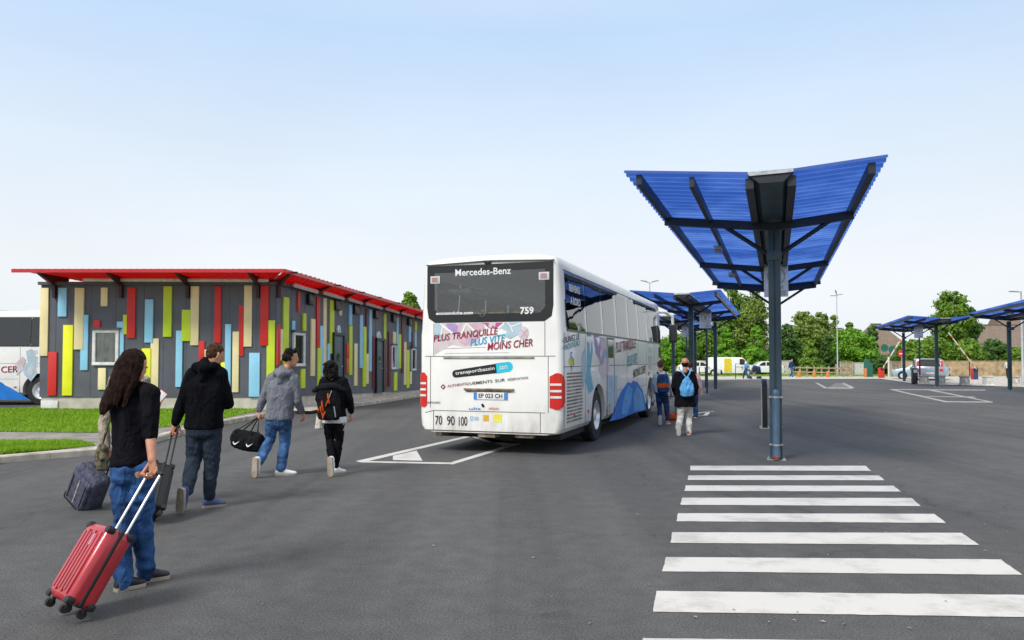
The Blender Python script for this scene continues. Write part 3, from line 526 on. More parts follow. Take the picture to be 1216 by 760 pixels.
for (u0, u1, v0, v1) in ((399.6, 403, 386, 397), (446.6, 451, 393, 404)):
    um = (u0+u1)/2; s0, z1 = PL(u0, v0, ro, rxd); s1, z0 = PL(u1, v1, ro, rxd); c = FD*((s0+s1)/2)+V((0, 0, (z0+z1)/2)); r = (s1-s0)/2
    g = MB(); g.prism([c+FD*r*cos(q)+V((0, 0, (z1-z0)/2*sin(q))) for q in [2*pi*i/20 for i in range(20)]], RN*.05); sg = g.build('door_sign', 'shoe_white', bld)
    g = MB(); c2 = c+RN*.054+FD*r*.55-V((0, 0, (z1-z0)*.15)); g.prism([c2+FD*r*.6*cos(q)+V((0, 0, (z1-z0)/3.2*sin(q))) for q in [2*pi*i/16 for i in range(16)]], RN*.01); g.build('sign_symbol', 'c_blue', sg)
# red canopy sheet round the roof
YO = 21.15; zo = W(300, 320, YO).z
XO0 = W(14, 324, YO).x; XO1 = W(338, 318.5, YO).x
s2, _ = PL(497, 369, ro, rxd); far_o = B_+FD*LEN+RN*.95; zfar = rz(LEN, 1)+.22
def top_z(p):                      # the sheet falls gently towards the back
    s = max(0, (V((p[0], p[1], 0))-B_).dot(FD)); return zo-(zo-.0-(rz(se, 1)+.22))*s/se
outer = [V((XO0, YO, 0)), V((XO1, YO, 0)), far_o]
inn = [V((XO0+1.9, CY+.55, 0)), V((CX-.35, CY+.45, 0)), B_+FD*LEN-RN*1.0]
def rib_sheet(a, b, c, d, n, name, thick=.012, dr=.12):   # a-b outer edge, d-c inner edge
    g = MB(); pts = []
    for i in range(n*4+1):
        t = i/(n*4); o_ = a.lerp(b, t); q = d.lerp(c, t); h = (.0, .022, .022, 0)[i % 4]
        pts.append((o_, q, h))
    for (o_, q, h), (o2, q2, h2) in zip(pts, pts[1:]):
        zz = lambda p, k: (p.x-CX, p.y-CY, top_z(p)+k)
        g.add([zz(o_, h), zz(o2, h2), zz(q2, h2-dr), zz(q, h-dr), zz(o_, h-thick), zz(o2, h2-thick), zz(q2, h2-dr-thick), zz(q, h-dr-thick)], [(0,1,2,3),(7,6,5,4),(0,4,5,1),(2,6,7,3)])
    return g.build(name, 'roof_red', bld, smooth=False)
rib_sheet(outer[0], outer[1], inn[1], inn[0], 40, 'roof_canopy')
rib_sheet(outer[1], outer[2], inn[2], inn[1], 70, 'roof_canopy', dr=.26)
la = V((XO0-.0, YO, 0)); lb = V((XO0+.5, CY+5, 0))
rib_sheet(lb, la, inn[0], V((XO0+2.4, CY+5, 0)), 24, 'roof_canopy')
g = MB()
for a, b in ((outer[0], outer[1]), (outer[1], outer[2])):
    g.bar((a.x-CX, a.y-CY, top_z(a)-.035), (b.x-CX, b.y-CY, top_z(b)-.035), .05, .1)
for a, b in ((inn[0], inn[1]), (inn[1], inn[2])):
    g.bar((a.x-CX, a.y-CY, top_z(a)-.17), (b.x-CX, b.y-CY, top_z(b)-.17), .07, .07)
g.build('canopy_rim', 'rim_red', bld, smooth=False)
def bracket(o2, dirv, nv, zt):
    # tapering steel arm from the wall up to the outer rim
    g = MB(); o2 = V(o2); nv = V(nv); d = V(dirv)*.045; up = V((0, 0, 1)); L_ = 1.22
    prof = [(-.05, .10), (.0, -.36), (.11, -.36), (.13, .0), (L_*.72, .28), (L_, .26), (L_, .31), (-.6, .30), (-.6, .18), (-.2, .12)]
    g.prism([o2-d+nv*a+up*b for a, b in prof], d*2); return g.build('roof_bracket', 'bracket', bld, smooth=False)
for u in (66, 145, 224, 307): x, _ = PL(u, 345, fo, fxd); bracket((XL+x-CX, 0, zt0-.05), (1, 0, 0), (0, -1, 0), 0)
dv = (RN+V((0, -1, 0))).normalized(); bracket((.02, -.02, zt0-.05), (dv.y*-1, dv.x, 0), dv*1.05, 0)
for u in (371, 402, 424, 448, 468.6, 487, 503):
    s, _ = PL(u, 380, ro, rxd); p = FD*s; bracket((p.x, p.y, rz(s, 1)-.05), FD, RN*.8, 0)
# dark boxes at wall head under brackets, white gutter
g = MB()
for u in (371, 402, 424, 448, 468.6, 487):
    s, _ = PL(u, 380, ro, rxd); p = FD*(s-.28); g = MB(); g.obox((p.x+RN.x*.06, p.y+RN.y*.06, rz(s, 1)-.24), FD*.22, RN*.06, V((0, 0, .17))); g.build('gutter_outlet', 'bus_dark', bld, bevel=.01)
g = MB(); x, _ = PL(104, 335, fo, fxd); g.tube([(XL+x-CX, -.15, zt0+.12), (-.25, -.15, zt0+.10)], .055, 10)
ss = [PL(u, 370, ro, rxd)[0] for u in (336, 373, 404, 426, 450, 470, 488, 505)]
for a, b in zip(ss, ss[1:]): g.tube([tuple(FD*(a+.35)+RN*.2+V((0, 0, rz(a, 1)+.05))), tuple(FD*(b-.25)+RN*.2+V((0, 0, rz(b, 1)+.03)))], .07, 10)
g.build('gutter', 'white_pvc', bld)
g = MB(); g.cyl((W(230, 334, 23.4).x-CX, .9, zt0), (W(230, 334, 23.4).x-CX, .9, zt0+.25), .14); g.cyl((W(236, 334, 23.4).x-CX, 1, zt0), (W(236, 334, 23.4).x-CX, 1, zt0+.3), .09); g.build('roof_vent', 'lamp_red', bld)

# ---------- canopies ----------
TH = math.atan(.349)
cdir, cper = V((sin(TH), cos(TH), 0)), V((cos(TH), -sin(TH), 0))
def make_canopy():
    r = root('bus_stop_canopy', 'large nearest blue corrugated canopy of two wings on dark posts by the zebra crossing', 'canopy', group='blue bus stop canopies over the bays')
    P = 6.05; F, Bk = -2.77, 11.85          # posts at y = 0, P, 2P (local: x across, y along)
    XLo, XLi, XRi, XRo = -1.86, -.30, .24, 1.29; zl, zi, zr = 4.02, 3.87, 3.95
    def sheetwing(x0, z0, x1, z1, name):
        g = MB(); n = 56; prev = None
        for i in range(n*4+1):
            y = F+(Bk-F)*i/(n*4); h = (0, .05, .05, 0)[i % 4]
            row = [(x0, y, z0+h), (x1, y, z1+h)]
            if prev: g.add([prev[0], prev[1], row[1], row[0]], [(0, 1, 2, 3)])
            prev = row
        return g.build(name, 'blue_sheet', r, smooth=False)
    sheetwing(XLo, zl, XLi, zi, 'roof_sheet'); sheetwing(XRi, zi, XRo, zr, 'roof_sheet')
    g = MB()
    for x, z, w_ in ((-1.67, zl-.09, .07), (-.99, (zl+zi)/2-.1, .06), (XLi+.02, zi-.1, .10), (XRi-.02, zi-.1, .10), (XRo-.17, zr-.1, .08)): g.bar((x, F+.06, z), (x, Bk, z), w_, .13)
    g.build('purlin', 'steel_dark', r, smooth=False)
    for y in (0, P, 2*P-.45):
        g = MB(); g.bar((-1.70, y, zl-.17), (0, y, zi-.21), .09, .13); g.bar((0, y, zi-.21), (XRo-.14, y, zr-.17), .09, .13); g.build('cross_beam', 'steel_dark', r, smooth=False)
    # gutter trough between the wings, with a pale end plate
    g = MB(); g.add([(XLi, F, zi), (-.16, F, zi-.12), (.12, F, zi-.12), (XRi, F, zi), (XLi, Bk, zi), (-.16, Bk, zi-.12), (.12, Bk, zi-.12), (XRi, Bk, zi)], [(0,1,5,4),(1,2,6,5),(2,3,7,6)])
    g.build('gutter', 'steel_blue', r, smooth=False)
    g = MB(); g.prism([(XLi, F-.01, zi+.03), (XLi+.02, F-.01, zi-.02), (XRi-.02, F-.01, zi-.01), (XRi, F-.01, zi+.035)], (0, .02, 0)); g.build('end_plate', 'galv', r, smooth=False); g = MB(); g.prism([(XLi, F+.012, zi+.0), (-.16, F+.012, zi-.12), (.12, F+.012, zi-.12), (XRi, F+.012, zi+.0)], (0, .02, 0)); g.build('gutter_end', 'steel_dark', r, smooth=False); g = MB(); g.bar((XLo, Bk+.02, zl-.03), (XLi, Bk+.02, zi-.03), .04, .16, (0, 0, 1)); g.bar((XLi, Bk+.02, zi-.06), (XRi, Bk+.02, zi-.06), .038, .16); g.bar((XRi, Bk+.02, zi-.03), (XRo, Bk+.02, zr-.03), .04, .16, (0, 0, 1)); g.build('rear_fascia', 'steel_dark', r, smooth=False)
    for k, y in enumerate((0, P, 2*P)):
        g = MB()
        if k != 1:
            for sx in (-.052, .052): g.box((sx-.04, y-.07, 0), (sx+.04, y+.07, zi-.27))
            g.box((-.015, y-.05, 0), (.015, y+.05, zi-.27))
        else: g.box((-.045+.07, y-.05, 0), (.045+.07, y+.05, zi-.27))
        p = g.build('post', 'steel_blue', r, bevel=.006)
        g = MB(); g.box((-.14, y-.12, 0), (.14, y+.12, .012)); 
        for a in (-.11, .11):
            for b in (-.09, .09): g.cyl((a, y+b, .0), (a, y+b, .035), .012, 8)
        g.build('base_plate', 'galv', p, smooth=False)
    for y in (0, P, 2*P-.45):
        g = MB(); g.tube([(-.05, y, 3.2), (-.85, y, zl-.24)], .035, 8); g.build('brace', 'steel_dark', r)
        g = MB(); g.tube([(.05, y, 3.2), (.82, y, zr-.24)], .035, 8); g.build('brace', 'steel_dark', r)
        g = MB(); g.box((-.11, y-.09, 3.12), (.11, y+.09, 3.28)); g.build('brace_collar', 'steel_blue', r, bevel=.006)
    # floodlights on the left purlin
    for y in (2.8, 7.6):
        g = MB(); g.box((-1.12, y-.28, zi-.16), (-.98, y+.28, zi-.08)); g.build('strip_light', 'galv', r, bevel=.01)
    # hanging bay sign at the middle post
    g = MB(); ys = P-.12; g.box((-.26+.02, ys-.02, 3.02), (.29, ys+.02, 3.86)); s = g.build('bay_sign', 'sign_white', r, bevel=.006)
    g = MB(); g.box((-.25, ys-.03, 3.862), (.30, ys+.03, 3.89)); g.build('sign_rail', 'tan_stripe', s, smooth=False)
    g = MB(); c = (.03, ys-.022, 3.50); R_ = .19; n = 4
    P4 = [V((c[0]+R_*cos(q), c[1], c[2]+R_*sin(q))) for q in [2*pi*i/28 for i in range(28)]]
    for i in range(28): g.bar(P4[i], P4[(i+1) % 28], .006, .014, (0, 1, 0))
    g.build('circle_line', 'txt_black', s, smooth=False)
    text('X', 'lettering', 'txt_black', s, (-.03, ys-.021, 3.42), (1, 0, 0), (0, 0, 1), .12, .17, .0)
    text('4.2', 'lettering', 'txt_black', s, (.08, ys-.021, 3.21), (1, 0, 0), (0, 0, 1), .10, .06, .02)
    g = MB(); g.box((.04, ys-.023, 3.05), (.24, ys-.0205, 3.17)); g.build('notice', 'pale_grey', s, smooth=False)
    return r
can = make_canopy()
def canopy_at(o, Z, dx): o.location = (Z*.349+dx, Z, 0); o.rotation_euler = (0, 0, -TH)
spots = [(11.92, -.02, None), (29.05, -3.27, 'second blue canopy beyond the bus, its white bay sign in the middle'), (42.2, -5.75, 'farthest blue canopy, low and small behind the front end of the bus'),
         (44.3, 9.35, 'small whole blue canopy standing by itself near the silver car and the barriers'), (28.3, 12.2, 'blue canopy cut off by the right edge of the photo beside a pale lamp post')]
CAN = [can]
for i, (Z, dx, lb_) in enumerate(spots):
    o = can if i == 0 else copy_tree(can)
    if lb_: o['label'] = lb_; CAN.append(o)
    canopy_at(o, Z, dx)
# downpipe strapped to the first post
mb = MB(); c0 = V((0, -.13, 0)); mb.tube([c0+V((.0, 0, .16)), c0+V((0, 0, 1.05))], .058, 20, round_=False); mb.tube([c0+V((0, 0, 1.05)), c0+V((0, 0, 1.10))], [.058, .03], 20, round_=False)
dp = mb.build('downpipe', 'pipe_blue', can)
for z in (.24, .98): g = MB(); g.tube([c0+V((0, 0, z-.012)), c0+V((0, 0, z+.012))], .064, 20, round_=False); g.box((-.10, -.09, z-.012), (.10, -.06, z+.012)); g.build('pipe_clamp', 'galv', dp)
g = MB(); g.tube([c0+V((0, -.0, .05)), c0+V((0, 0, .17))], [.066, .06], 20, round_=False); g.build('pipe_foot', 'pipe_blue', dp)
g = MB(); g.tube([c0+V((0, -.055, .03)), c0+V((0, -.068, .075))], [.04, .03], 14, round_=False); g.build('pipe_mouth', 'rust', dp)
# information totem
tp = G(907, 508)
tr = root('information_totem', 'slim black information totem with slanted top standing behind the nearest canopy post', 'totem', tp, -TH*.9)
g = MB(); g.prism([(-.03, -.25, 0), (-.03, .25, 0), (-.03, .25, 1.12), (-.03, -.25, .98)], (.11, 0, 0)); g.build('panel', 'black_plastic', tr, bevel=.008)
g = MB(); g.prism([(-.055, -.27, 0), (-.055, .27, 0), (-.055, .27, 1.15), (-.055, -.27, 1.0)], (.022, 0, 0)); g.build('edge_frame', 'galv', tr, smooth=False)
g = MB(); g.box((-.09, -.3, 0), (.12, .3, .02)); g.build('foot_plate', 'galv', tr, smooth=False)
# ---------- coaches ----------
TB = math.atan(.348); bR, bF = V((cos(TB), -sin(TB), 0)), V((sin(TB), cos(TB), 0))
BO = V((.813, 12.2, 0)) - bR*1.275; BLEN = 11.7
def RB(u, v): return PL(u, v, BO, bR)
def RS(u, v): return PL(u, v, BO+bR*1.275, bF)
def coach_section(y, ins=0, top=0, grow=0, z0=.34):
    """outline of the coach across x, z at distance y"""
    a = ins; pts = []
    half = [(1.20-a, z0+.02), (1.262-a, z0+.10), (1.275-a, .62), (1.275-a, 1.35), (1.275-a, 1.98), (1.262-a, 2.1), (1.235-a, 2.6), (1.205-a, 3.10-top), (1.19-a, 3.19-top), (1.15-a, 3.245-top), (.9-a, 3.285-top), (.4, 3.31-top)]
    bot = [(.6, z0), (1.1-a, z0)]
    right = bot+half
    pts = [(x+ (grow if x > .9 else 0), y, z) for x, z in right]+[(-x-(grow if x > .9 else 0), y, z) for x, z in reversed(right)]
    return pts
WX = 1.275
def side_x(z): return WX if z < 1.98 else WX-(z-1.98)*.067
def boolsub(o, cutters):
    for c in cutters:
        md = o.modifiers.new('b', 'BOOLEAN'); md.operation = 'DIFFERENCE'; md.object = c; md.solver = 'EXACT'
    me = evalmesh(o); o.modifiers.clear(); old = o.data; o.data = me; bpy.data.meshes.remove(old)
    for c in cutters: bpy.data.objects.remove(c)
def shade(o, ang=30):
    bm = bmesh.new(); bm.from_mesh(o.data)
    for f in bm.faces: f.smooth = True
    for e in bm.edges: e.smooth = not (len(e.link_faces) == 2 and e.calc_face_angle(0) > radians(ang))
    bm.to_mesh(o.data); bm.free()
WH = ((2.62, .5), (9.05, .5))
def wheel(parent, x, y, side, r=.50):
    g = MB(); prof = [(.0, r*.58), (.02, r*.93), (.06, r), (.24, r), (.28, r*.93), (.29, r*.58)]
    n = 32; rings = [[(x+side*(d-.29), y+rr*cos(2*pi*k/n), r+rr*sin(2*pi*k/n)) for k in range(n)] for d, rr in prof]
    g.loft(rings, cap=False); w_ = g.build('wheel', 'rubber', parent)
    g = MB(); prof = [(.275, r*.60), (.285, r*.56), (.20, r*.50), (.17, r*.28), (.25, r*.24), (.27, r*.10), (.272, .01)]
    rings = [[(x+side*(d-.29), y+rr*cos(2*pi*k/n), r+rr*sin(2*pi*k/n)) for k in range(n)] for d, rr in prof]
    g.loft(rings, cap=False)
    for k in range(10): q = 2*pi*k/10; g.cyl((x+side*(.17-.29), y+r*.38*cos(q), r+r*.38*sin(q)), (x+side*(.20-.29), y+r*.38*cos(q), r+r*.38*sin(q)), .016, 8)
    g.build('rim', 'alu', w_); return w_
def sidepoly(parent, name, m, pts, k=.004, side=1):     # pts as (y, z) on the right flank
    g = MB(); g.add([(side*(side_x(z)+k), y, z) for y, z in pts], [tuple(range(len(pts)))]); return g.build(name, m, parent, smooth=False)
def rearpoly(parent, name, m, pts, k=.004):
    g = MB(); g.add([(x, -k, z) for x, z in pts], [tuple(range(len(pts)))]); return g.build(name, m, parent, smooth=False)
def ell(cx, cz, a, b, n=28, rot=0): return [(cx+a*cos(q)*cos(rot)-b*sin(q)*sin(rot), cz+a*cos(q)*sin(rot)+b*sin(q)*cos(rot)) for q in [2*pi*i/n for i in range(n)]]
def coach(label, detail=True):
    r = root('coach', label, 'bus')
    g = MB(); sec = [(0, .10, .03), (.012, .06, .02), (.05, .02, .005), (.11, 0, 0), (1, 0, 0), (BLEN-1.2, 0, 0), (BLEN-.55, .01, .0), (BLEN-.25, .05, .04), (BLEN-.08, .13, .12), (BLEN, .25, .3)]
    g.loft([coach_section(y, a, t) for y, a, t in sec]); body = g.build('body', 'bus_white', r, smooth=False)
    cut = []
    c = MB(); c.box((-1.17, .14, .95), (1.17, BLEN-.45, 3.16)); cut.append(c.build('cut', None))
    for y, _ in WH:
        for s in (-1, 1): c = MB(); c.cyl((s*.8, y, .5), (s*1.5, y, .5), .60, 40); cut.append(c.build('cut', None))
        c = MB()
    for s in (-1, 1):
        c = MB(); c.box((s*1.0, .35, 2.13), (s*1.5, BLEN-1.3, 3.0)); cut.append(c.build('cut', None))
    c = MB(); c.box((-1.0, -.5, 2.28), (1.0, .3, 3.04)); cut.append(c.build('cut', None))
    c = MB(); c.box((-1.0, BLEN-.7, 1.3), (1.0, BLEN+.5, 2.9)); cut.append(c.build('cut', None))
    boolsub(body, cut); shade(body)
    # wheel wells, wheels
    for y, _ in WH:
        for s in (-1, 1):
            g = MB(); n = 20; g.loft([[(s*xx, y+.61*cos(pi*k/n), .5+.61*sin(pi*k/n)) for k in range(n+1)] for xx in (.72, 1.262)], cap=False, close=False); g.build('wheel_arch', 'rubber', r)
            wheel(r, s*1.24, y, s)
    g = MB(); g.box((-1.1, .5, .22), (1.1, BLEN-.9, .36)); g.build('chassis', 'rubber', r, smooth=False)
    g = MB(); g.tube([(-.95, .1, .30), (-.95, .5, .30)], .055, 12, round_=False); g.build('exhaust', 'grime', r); g = MB(); g.box((-.2, .03, .27), (.1, .3, .34)); g.build('tow_coupling', 'grime', r); g = MB(); g.box((.45, .05, .28), (.75, .2, .35)); g.build('splash_guard', 'grime', r)
    # inside: floor, seats, ceiling strip, luggage racks
    g = MB(); g.box((-1.16, .16, 1.0), (1.16, BLEN-.5, 1.04)); g.build('cabin_floor', 'bus_dark', r, smooth=False)
    rows = [.38]+[.38+.82*i for i in range(1, 12)]
    for i, y in enumerate(rows):
        for x in ((-.92, -.46, 0, .46, .92) if i == 0 else (-.92, -.46, .46, .92)):
            g = MB(); g.box((x-.2, y, 1.4), (x+.2, y+.1, 2.34)); g.box((x-.2, y+.1, 1.35), (x+.2, y+.5, 1.5)); s = g.build('seat', 'seat_blue', r, bevel=.03)
            g = MB(); g.box((x-.15, y-.012, 2.29), (x+.15, y+.112, 2.38)); g.build('headrest_cover', 'seat_top', s, bevel=.02)
    g = MB(); g.box((-1.12, .9, 2.78), (-.72, BLEN-1.4, 2.86)); g.box((.72, .9, 2.78), (1.12, BLEN-1.4, 2.86)); g.build('luggage_rack', 'interior', r, smooth=False)
    # glazing
    ys = [.30, 1.7, 3.1, 4.5, 5.9, 7.3, 8.7, BLEN-1.22]
    for s in (-1, 1):
        for a, b in zip(ys, ys[1:]):
            g = MB(); p = [(a+.012, 2.07), (b-.012, 2.07), (b-.012, 3.04), (a+.012, 3.04)]
            g.prism([(s*(side_x(z)+.002), y, z) for y, z in p], (s*.006, 0, 0)); g.build('side_window', 'glass_side', r, smooth=False)
        g = MB()
        for a in ys: g.prism([(s*(side_x(z)-.001), y, z) for y, z in ((a-.045, 2.1), (a+.045, 2.1), (a+.045, 3.02), (a-.045, 3.02))], (s*.002, 0, 0))
        g.build('window_pillar', 'bus_dark', r, smooth=False)
        g = MB(); g.prism([(s*(side_x(z)+.001), y, z) for y, z in ((.28, 2.035), (BLEN-1.2, 2.035), (BLEN-1.2, 2.07), (.28, 2.07))], (s*.01, 0, 0)); g.prism([(s*(side_x(z)+.001), y, z) for y, z in ((.28, 3.04), (BLEN-1.2, 3.04), (BLEN-1.2, 3.06), (.28, 3.06))], (s*.008, 0, 0)); g.build('window_seal', 'bus_dark', r, smooth=False)
        g = MB(); g.prism([(s*(side_x(z)+.004), y, z) for y, z in ((BLEN-1.12, 1.65), (BLEN-.62, 1.62), (BLEN-.62, 2.45), (BLEN-1.12, 2.6))], (s*.006, 0, 0)); g.build('driver_window', 'glass_dark', r, smooth=False)
    g = MB(); g.prism([(-1.0, BLEN+.0, 1.25), (1.0, BLEN+.0, 1.25), (.93, BLEN-.02, 2.95), (-.93, BLEN-.02, 2.95)], (0, .012, 0)); g.build('windscreen', 'glass_side', r, smooth=False)
    # rear window
    oc = [RB(*p) for p in ((505.8,313.5),(647.5,308.8),(647.5,353),(646,366),(640,375.3),(512,377),(507,368),(505.8,353))]
    zt = 3.10; half = 1.125
    outl = [(-half, 3.16), (half, 3.16), (half, 2.45), (half-.03, 2.27), (half-.15, 2.19), (-half+.15, 2.19), (-half+.03, 2.27), (-half, 2.45)]
    inner = [(-.985, 3.04), (.985, 3.04), (.985, 2.55), (.985, 2.42), (.9, 2.33), (-.9, 2.33), (-.985, 2.42), (-.985, 2.55)]
    g = MB(); n = 8; vs = [(x, -.006, z) for x, z in outl]+[(x, -.006, z) for x, z in inner]+[(x, .0, z) for x, z in outl]; g.add(vs, [(i, (i+1) % n, n+(i+1) % n, n+i) for i in range(n)]+[(i, 2*n+i, 2*n+(i+1) % n, (i+1) % n) for i in range(n)])
    rw = g.build('rear_window', 'bus_dark', r, smooth=False)
    g = MB(); g.prism([(x, -.004, z) for x, z in inner], (0, .003, 0)); g.build('pane', 'glass_tint', rw, smooth=False)
    g = MB(); g.prism([(-1.14, -.03, 3.165), (-.03, -.03, 3.20), (-.03, .1, 3.26), (-1.12, .1, 3.22)], (0, .02, .02)); g.prism([(.03, -.03, 3.20), (1.14, -.03, 3.165), (1.12, .1, 3.22), (.03, .1, 3.26)], (0, .02, .02)); g.build('roof_spoiler', 'bus_dark', r, bevel=.004)
    for s in (-1, 1):
        g = MB(); g.box((s*.97-.09, -.02, 2.86), (s*.97+.09, -.005, 2.99)); g.build('upper_lamp', 'pale_grey', r, bevel=.01)
        g = MB(); g.box((s*.97-.06, -.024, 2.885), (s*.97+.05, -.02, 2.965)); g.build('upper_lamp_lens', 'lamp_pink', r, smooth=False)
    g = MB(); g.box((-.07, -.035, 3.165), (.05, .0, 3.22)); g.build('rear_camera', 'bus_dark', r, bevel=.01)
    # tail lamps wrap round the corner
    for s in (-1, 1):
        xs_ = 1.055 if s > 0 else 1.12
        cols = [(xs_, .0), (xs_+.005, -.014), (1.17, -.014), (1.215, -.006), (1.255, .018), (1.282, .055), (1.289, .11), (1.28, .112)]
        zz = [(.80, 1.28), (.79, 1.29), (.755, 1.345), (.76, 1.345), (.78, 1.33), (.81, 1.29), (.87, 1.22), (.87, 1.22)]
        g = MB(); o_ = [(s*x, y, z) for (x, y), (a, b) in zip(cols, zz) for z in (a, b)]; g.add(o_, [(2*i, 2*i+1, 2*i+3, 2*i+2) for i in range(7)]+[(0, 2, 4, 6, 8, 10, 12, 14), (1, 3, 5, 7, 9, 11, 13, 15)]); t = g.build('tail_light', 'lamp_red', r, ang=60)
        for z in (1.16, 1.055, .955):
            g = MB(); o_ = [(s*x*1.004, y-.006, z+dz) for x, y in ((xs_+.012, -.014), (1.17, -.014), (1.215, -.006), (1.25, .014)) for dz in (-.018, .018)]; g.add(o_, [(2*i, 2*i+1, 2*i+3, 2*i+2) for i in range(3)]); g.build('lens', 'lamp_clear', t, ang=60)
    # panel gaps at the rear and flanks
    g = MB(); e_ = .0015
    def rl(x0, z0, x1, z1, w_=.008): g.bar((x0, -e_, z0), (x1, -e_, z1), .004, w_, (0, 0, 1)) if abs(x1-x0) > abs(z1-z0) else g.bar((x0, -e_, z0), (x1, -e_, z1), .004, w_, (1, 0, 0)) 
    for a in ((-1.16, 1.62, 1.16, 1.62), (-1.0, .70, .98, .70), (-1.16, .66, -1.0, .70)): rl(*a, .010)
    for (x, z0, z1) in ((-1.0, 1.62, 2.18), (.98, 1.62, 2.18), (1.035, .70, 1.62), (-1.06, .75, 1.62), (-1.0, .37, .70), (.90, .37, .70)): g.box((x-.005, -.0035, z0), (x+.005, .002, z1))
    rail = [(-.8, 1.595), (.8, 1.60)]
    g.box((-1.15, -.0035, .355), (1.15, .002, .375))
    g.build('panel_gap', 'gap', r, smooth=False)
    g = MB(); g.box((-.82, -.02, 1.585), (.80, -.002, 1.605)); g.build('flap_handle', 'grime', r, bevel=.004)
    g = MB(); g.box((-.43, -.045, 1.06), (.45, -.001, 1.085)); g.prism([(-.43, -.04, 1.06), (.45, -.04, 1.06), (.38, -.01, 1.02), (-.36, -.01, 1.02)], (0, .008, 0)); g.build('plate_lamp', 'grime', r, bevel=.004)
    # licence plate
    g = MB(); g.box((-.26, -.014, .90), (.34, -.002, 1.02)); pl = g.build('licence_plate', 'txt_white', r, bevel=.003)
    for x0, x1 in ((-.26, -.20), (.28, .34)): g = MB(); g.box((x0, -.0165, .902), (x1, -.0142, 1.018)); g.build('plate_band', 'euro_blue', pl, smooth=False)
    text('EP 023 CH', 'lettering', 'txt_black', pl, (-.17, -.015, .925), (1, 0, 0), (0, 0, 1), .42, .075, .02)
    # side panel gaps and louvres
    for s in (-1, 1):
        g = MB()
        for y in (.10, 1.55, 3.35, 4.15, 5.6, 7.05, 8.35, 9.75): g.box((s*WX-.002, y-.006, .36 if y not in (2, 9.0) else 1.2), (s*WX+.002, y+.006, 2.0))
        g.box((s*WX-.002, .10, 1.44), (s*WX+.002, BLEN-1.2, 1.452)); g.box((s*WX-.002, 3.4, .90), (s*WX+.002, 8.3, .908))
        g.build('panel_gap', 'gap', r, smooth=False)
        g = MB()
        for i in range(15):
            z = .52+.057*i; g.prism([(s*WX, .26, z), (s*(WX+.012), .26, z+.008), (s*(WX), .26, z+.03)], (0, 1.05, 0))
        g.build('engine_louvre', 'grime', r, smooth=False)
        for y in (.75, 1.75, 3.6, 5.5, 7.0, 8.2): g = MB(); g.box((s*WX-.002 if s > 0 else s*WX-.012, y-.04, .60), (s*WX+.012 if s > 0 else s*WX+.002, y+.04, .655)); g.build('side_reflector', 'reflector', r, bevel=.004)
    # doors
    g = MB()
    for a in ((3.42, .5), (4.12, .5)): g.box((WX-.002, a[0]-.012, .42), (WX+.004, a[0]+.012, 2.0))
    g.prism([(WX-.002, 3.42, 1.98), (WX-.002, 4.12, 1.98), (WX-.002, 4.12, 2.02), (WX-.002, 3.42, 2.02)], (.006, 0, 0)); g.build('middle_door', 'bus_dark', r, smooth=False)
    g = MB(); g.prism([(WX-.002, 3.50, 1.6), (WX-.002, 4.05, 1.6), (WX-.002, 4.05, 1.95), (WX-.002, 3.5, 1.95)], (.006, 0, 0)); g.build('door_glass', 'glass_dark', r, smooth=False)
    # mirrors
    for s in (-1, 1):
        g = MB(); g.tube([(s*1.05, BLEN-.25, 3.02), (s*1.3, BLEN+.1, 3.04), (s*1.5, BLEN+.28, 2.9), (s*1.52, BLEN+.3, 2.62)], [.045, .05, .05, .04], 10); m_ = g.build('mirror_arm', 'bus_white', r)
        g = MB(); g.box((s*1.52-.12, BLEN+.24, 2.1), (s*1.52+.12, BLEN+.36, 2.66)); g.build('mirror', 'bus_dark', m_, bevel=.03)
        g = MB(); g.box((s*1.52-.10, BLEN+.232, 2.14), (s*1.52+.10, BLEN+.238, 2.62)); g.build('mirror_glass', 'glass_dark', m_, smooth=False)
        g = MB(); g.box((s*.88-.2, BLEN-.02, .72), (s*.88+.2, BLEN+.03, .98)); g.build('headlight', 'lamp_clear', r, bevel=.02)
    # roof unit
    g = MB(); g.box((-.8, 3.6, 3.24), (.8, 6.6, 3.44)); g.build('air_conditioner', 'bus_white', r, bevel=.09)
    g = MB(); g.box((-.4, 8.0, 3.25), (.4, 8.7, 3.34)); g.box((-.4, 1.4, 3.25), (.4, 2.0, 3.33)); g.build('roof_hatch', 'bus_white', r, bevel=.03)
    # side livery (the right flank)
    Y = lambda l: [RS(*p) for p in l]
    q = Y([(723.5,500.5),(729,489),(733,475),(737,466),(741,460),(745.6,453.6),(749,455),(752,451.7),(757,454),(763,463),(765,472),(767.5,487),(752,490.5),(739,496.5)])
    sidepoly(r, 'blue_swoosh', 'swoosh_blue', q, .003)
    for l in ([(738,492),(741,470),(746,457),(751,462),(749,480),(744,492)], [(753,488),(752,470),(756,459),(762,466),(765,486)]): sidepoly(r, 'light_swoosh', 'swoosh_light', Y(l), .005)
    for m_, l, k in (('teal_brush', [(697,396),(702,396),(704,415),(701,440),(705,462),(699,468),(695,452),(697,430)], .003), ('pale_blue', [(691,420),(695,412),(697,440),(693,462),(689,450)], .0035),
                  ('lilac', [(705,398),(711,396),(714,412),(711,425),(707,420),(706,410)], .003), ('pale_pink', [(712,400),(722,402),(724,440),(716,452),(711,440),(714,420)], .0035),
                  ('lilac', [(709,415),(711,414),(714,430),(717,414),(719,415),(716,433),(713,434)], .005), ('pale_blue', [(722,446),(733,446),(733,480),(724,490),(722,470)], .003), ('teal_brush', [(718,417),(722,416),(721,426),(719,426)], .005)):
        sidepoly(r, 'brush_mark', m_, Y(l), k)
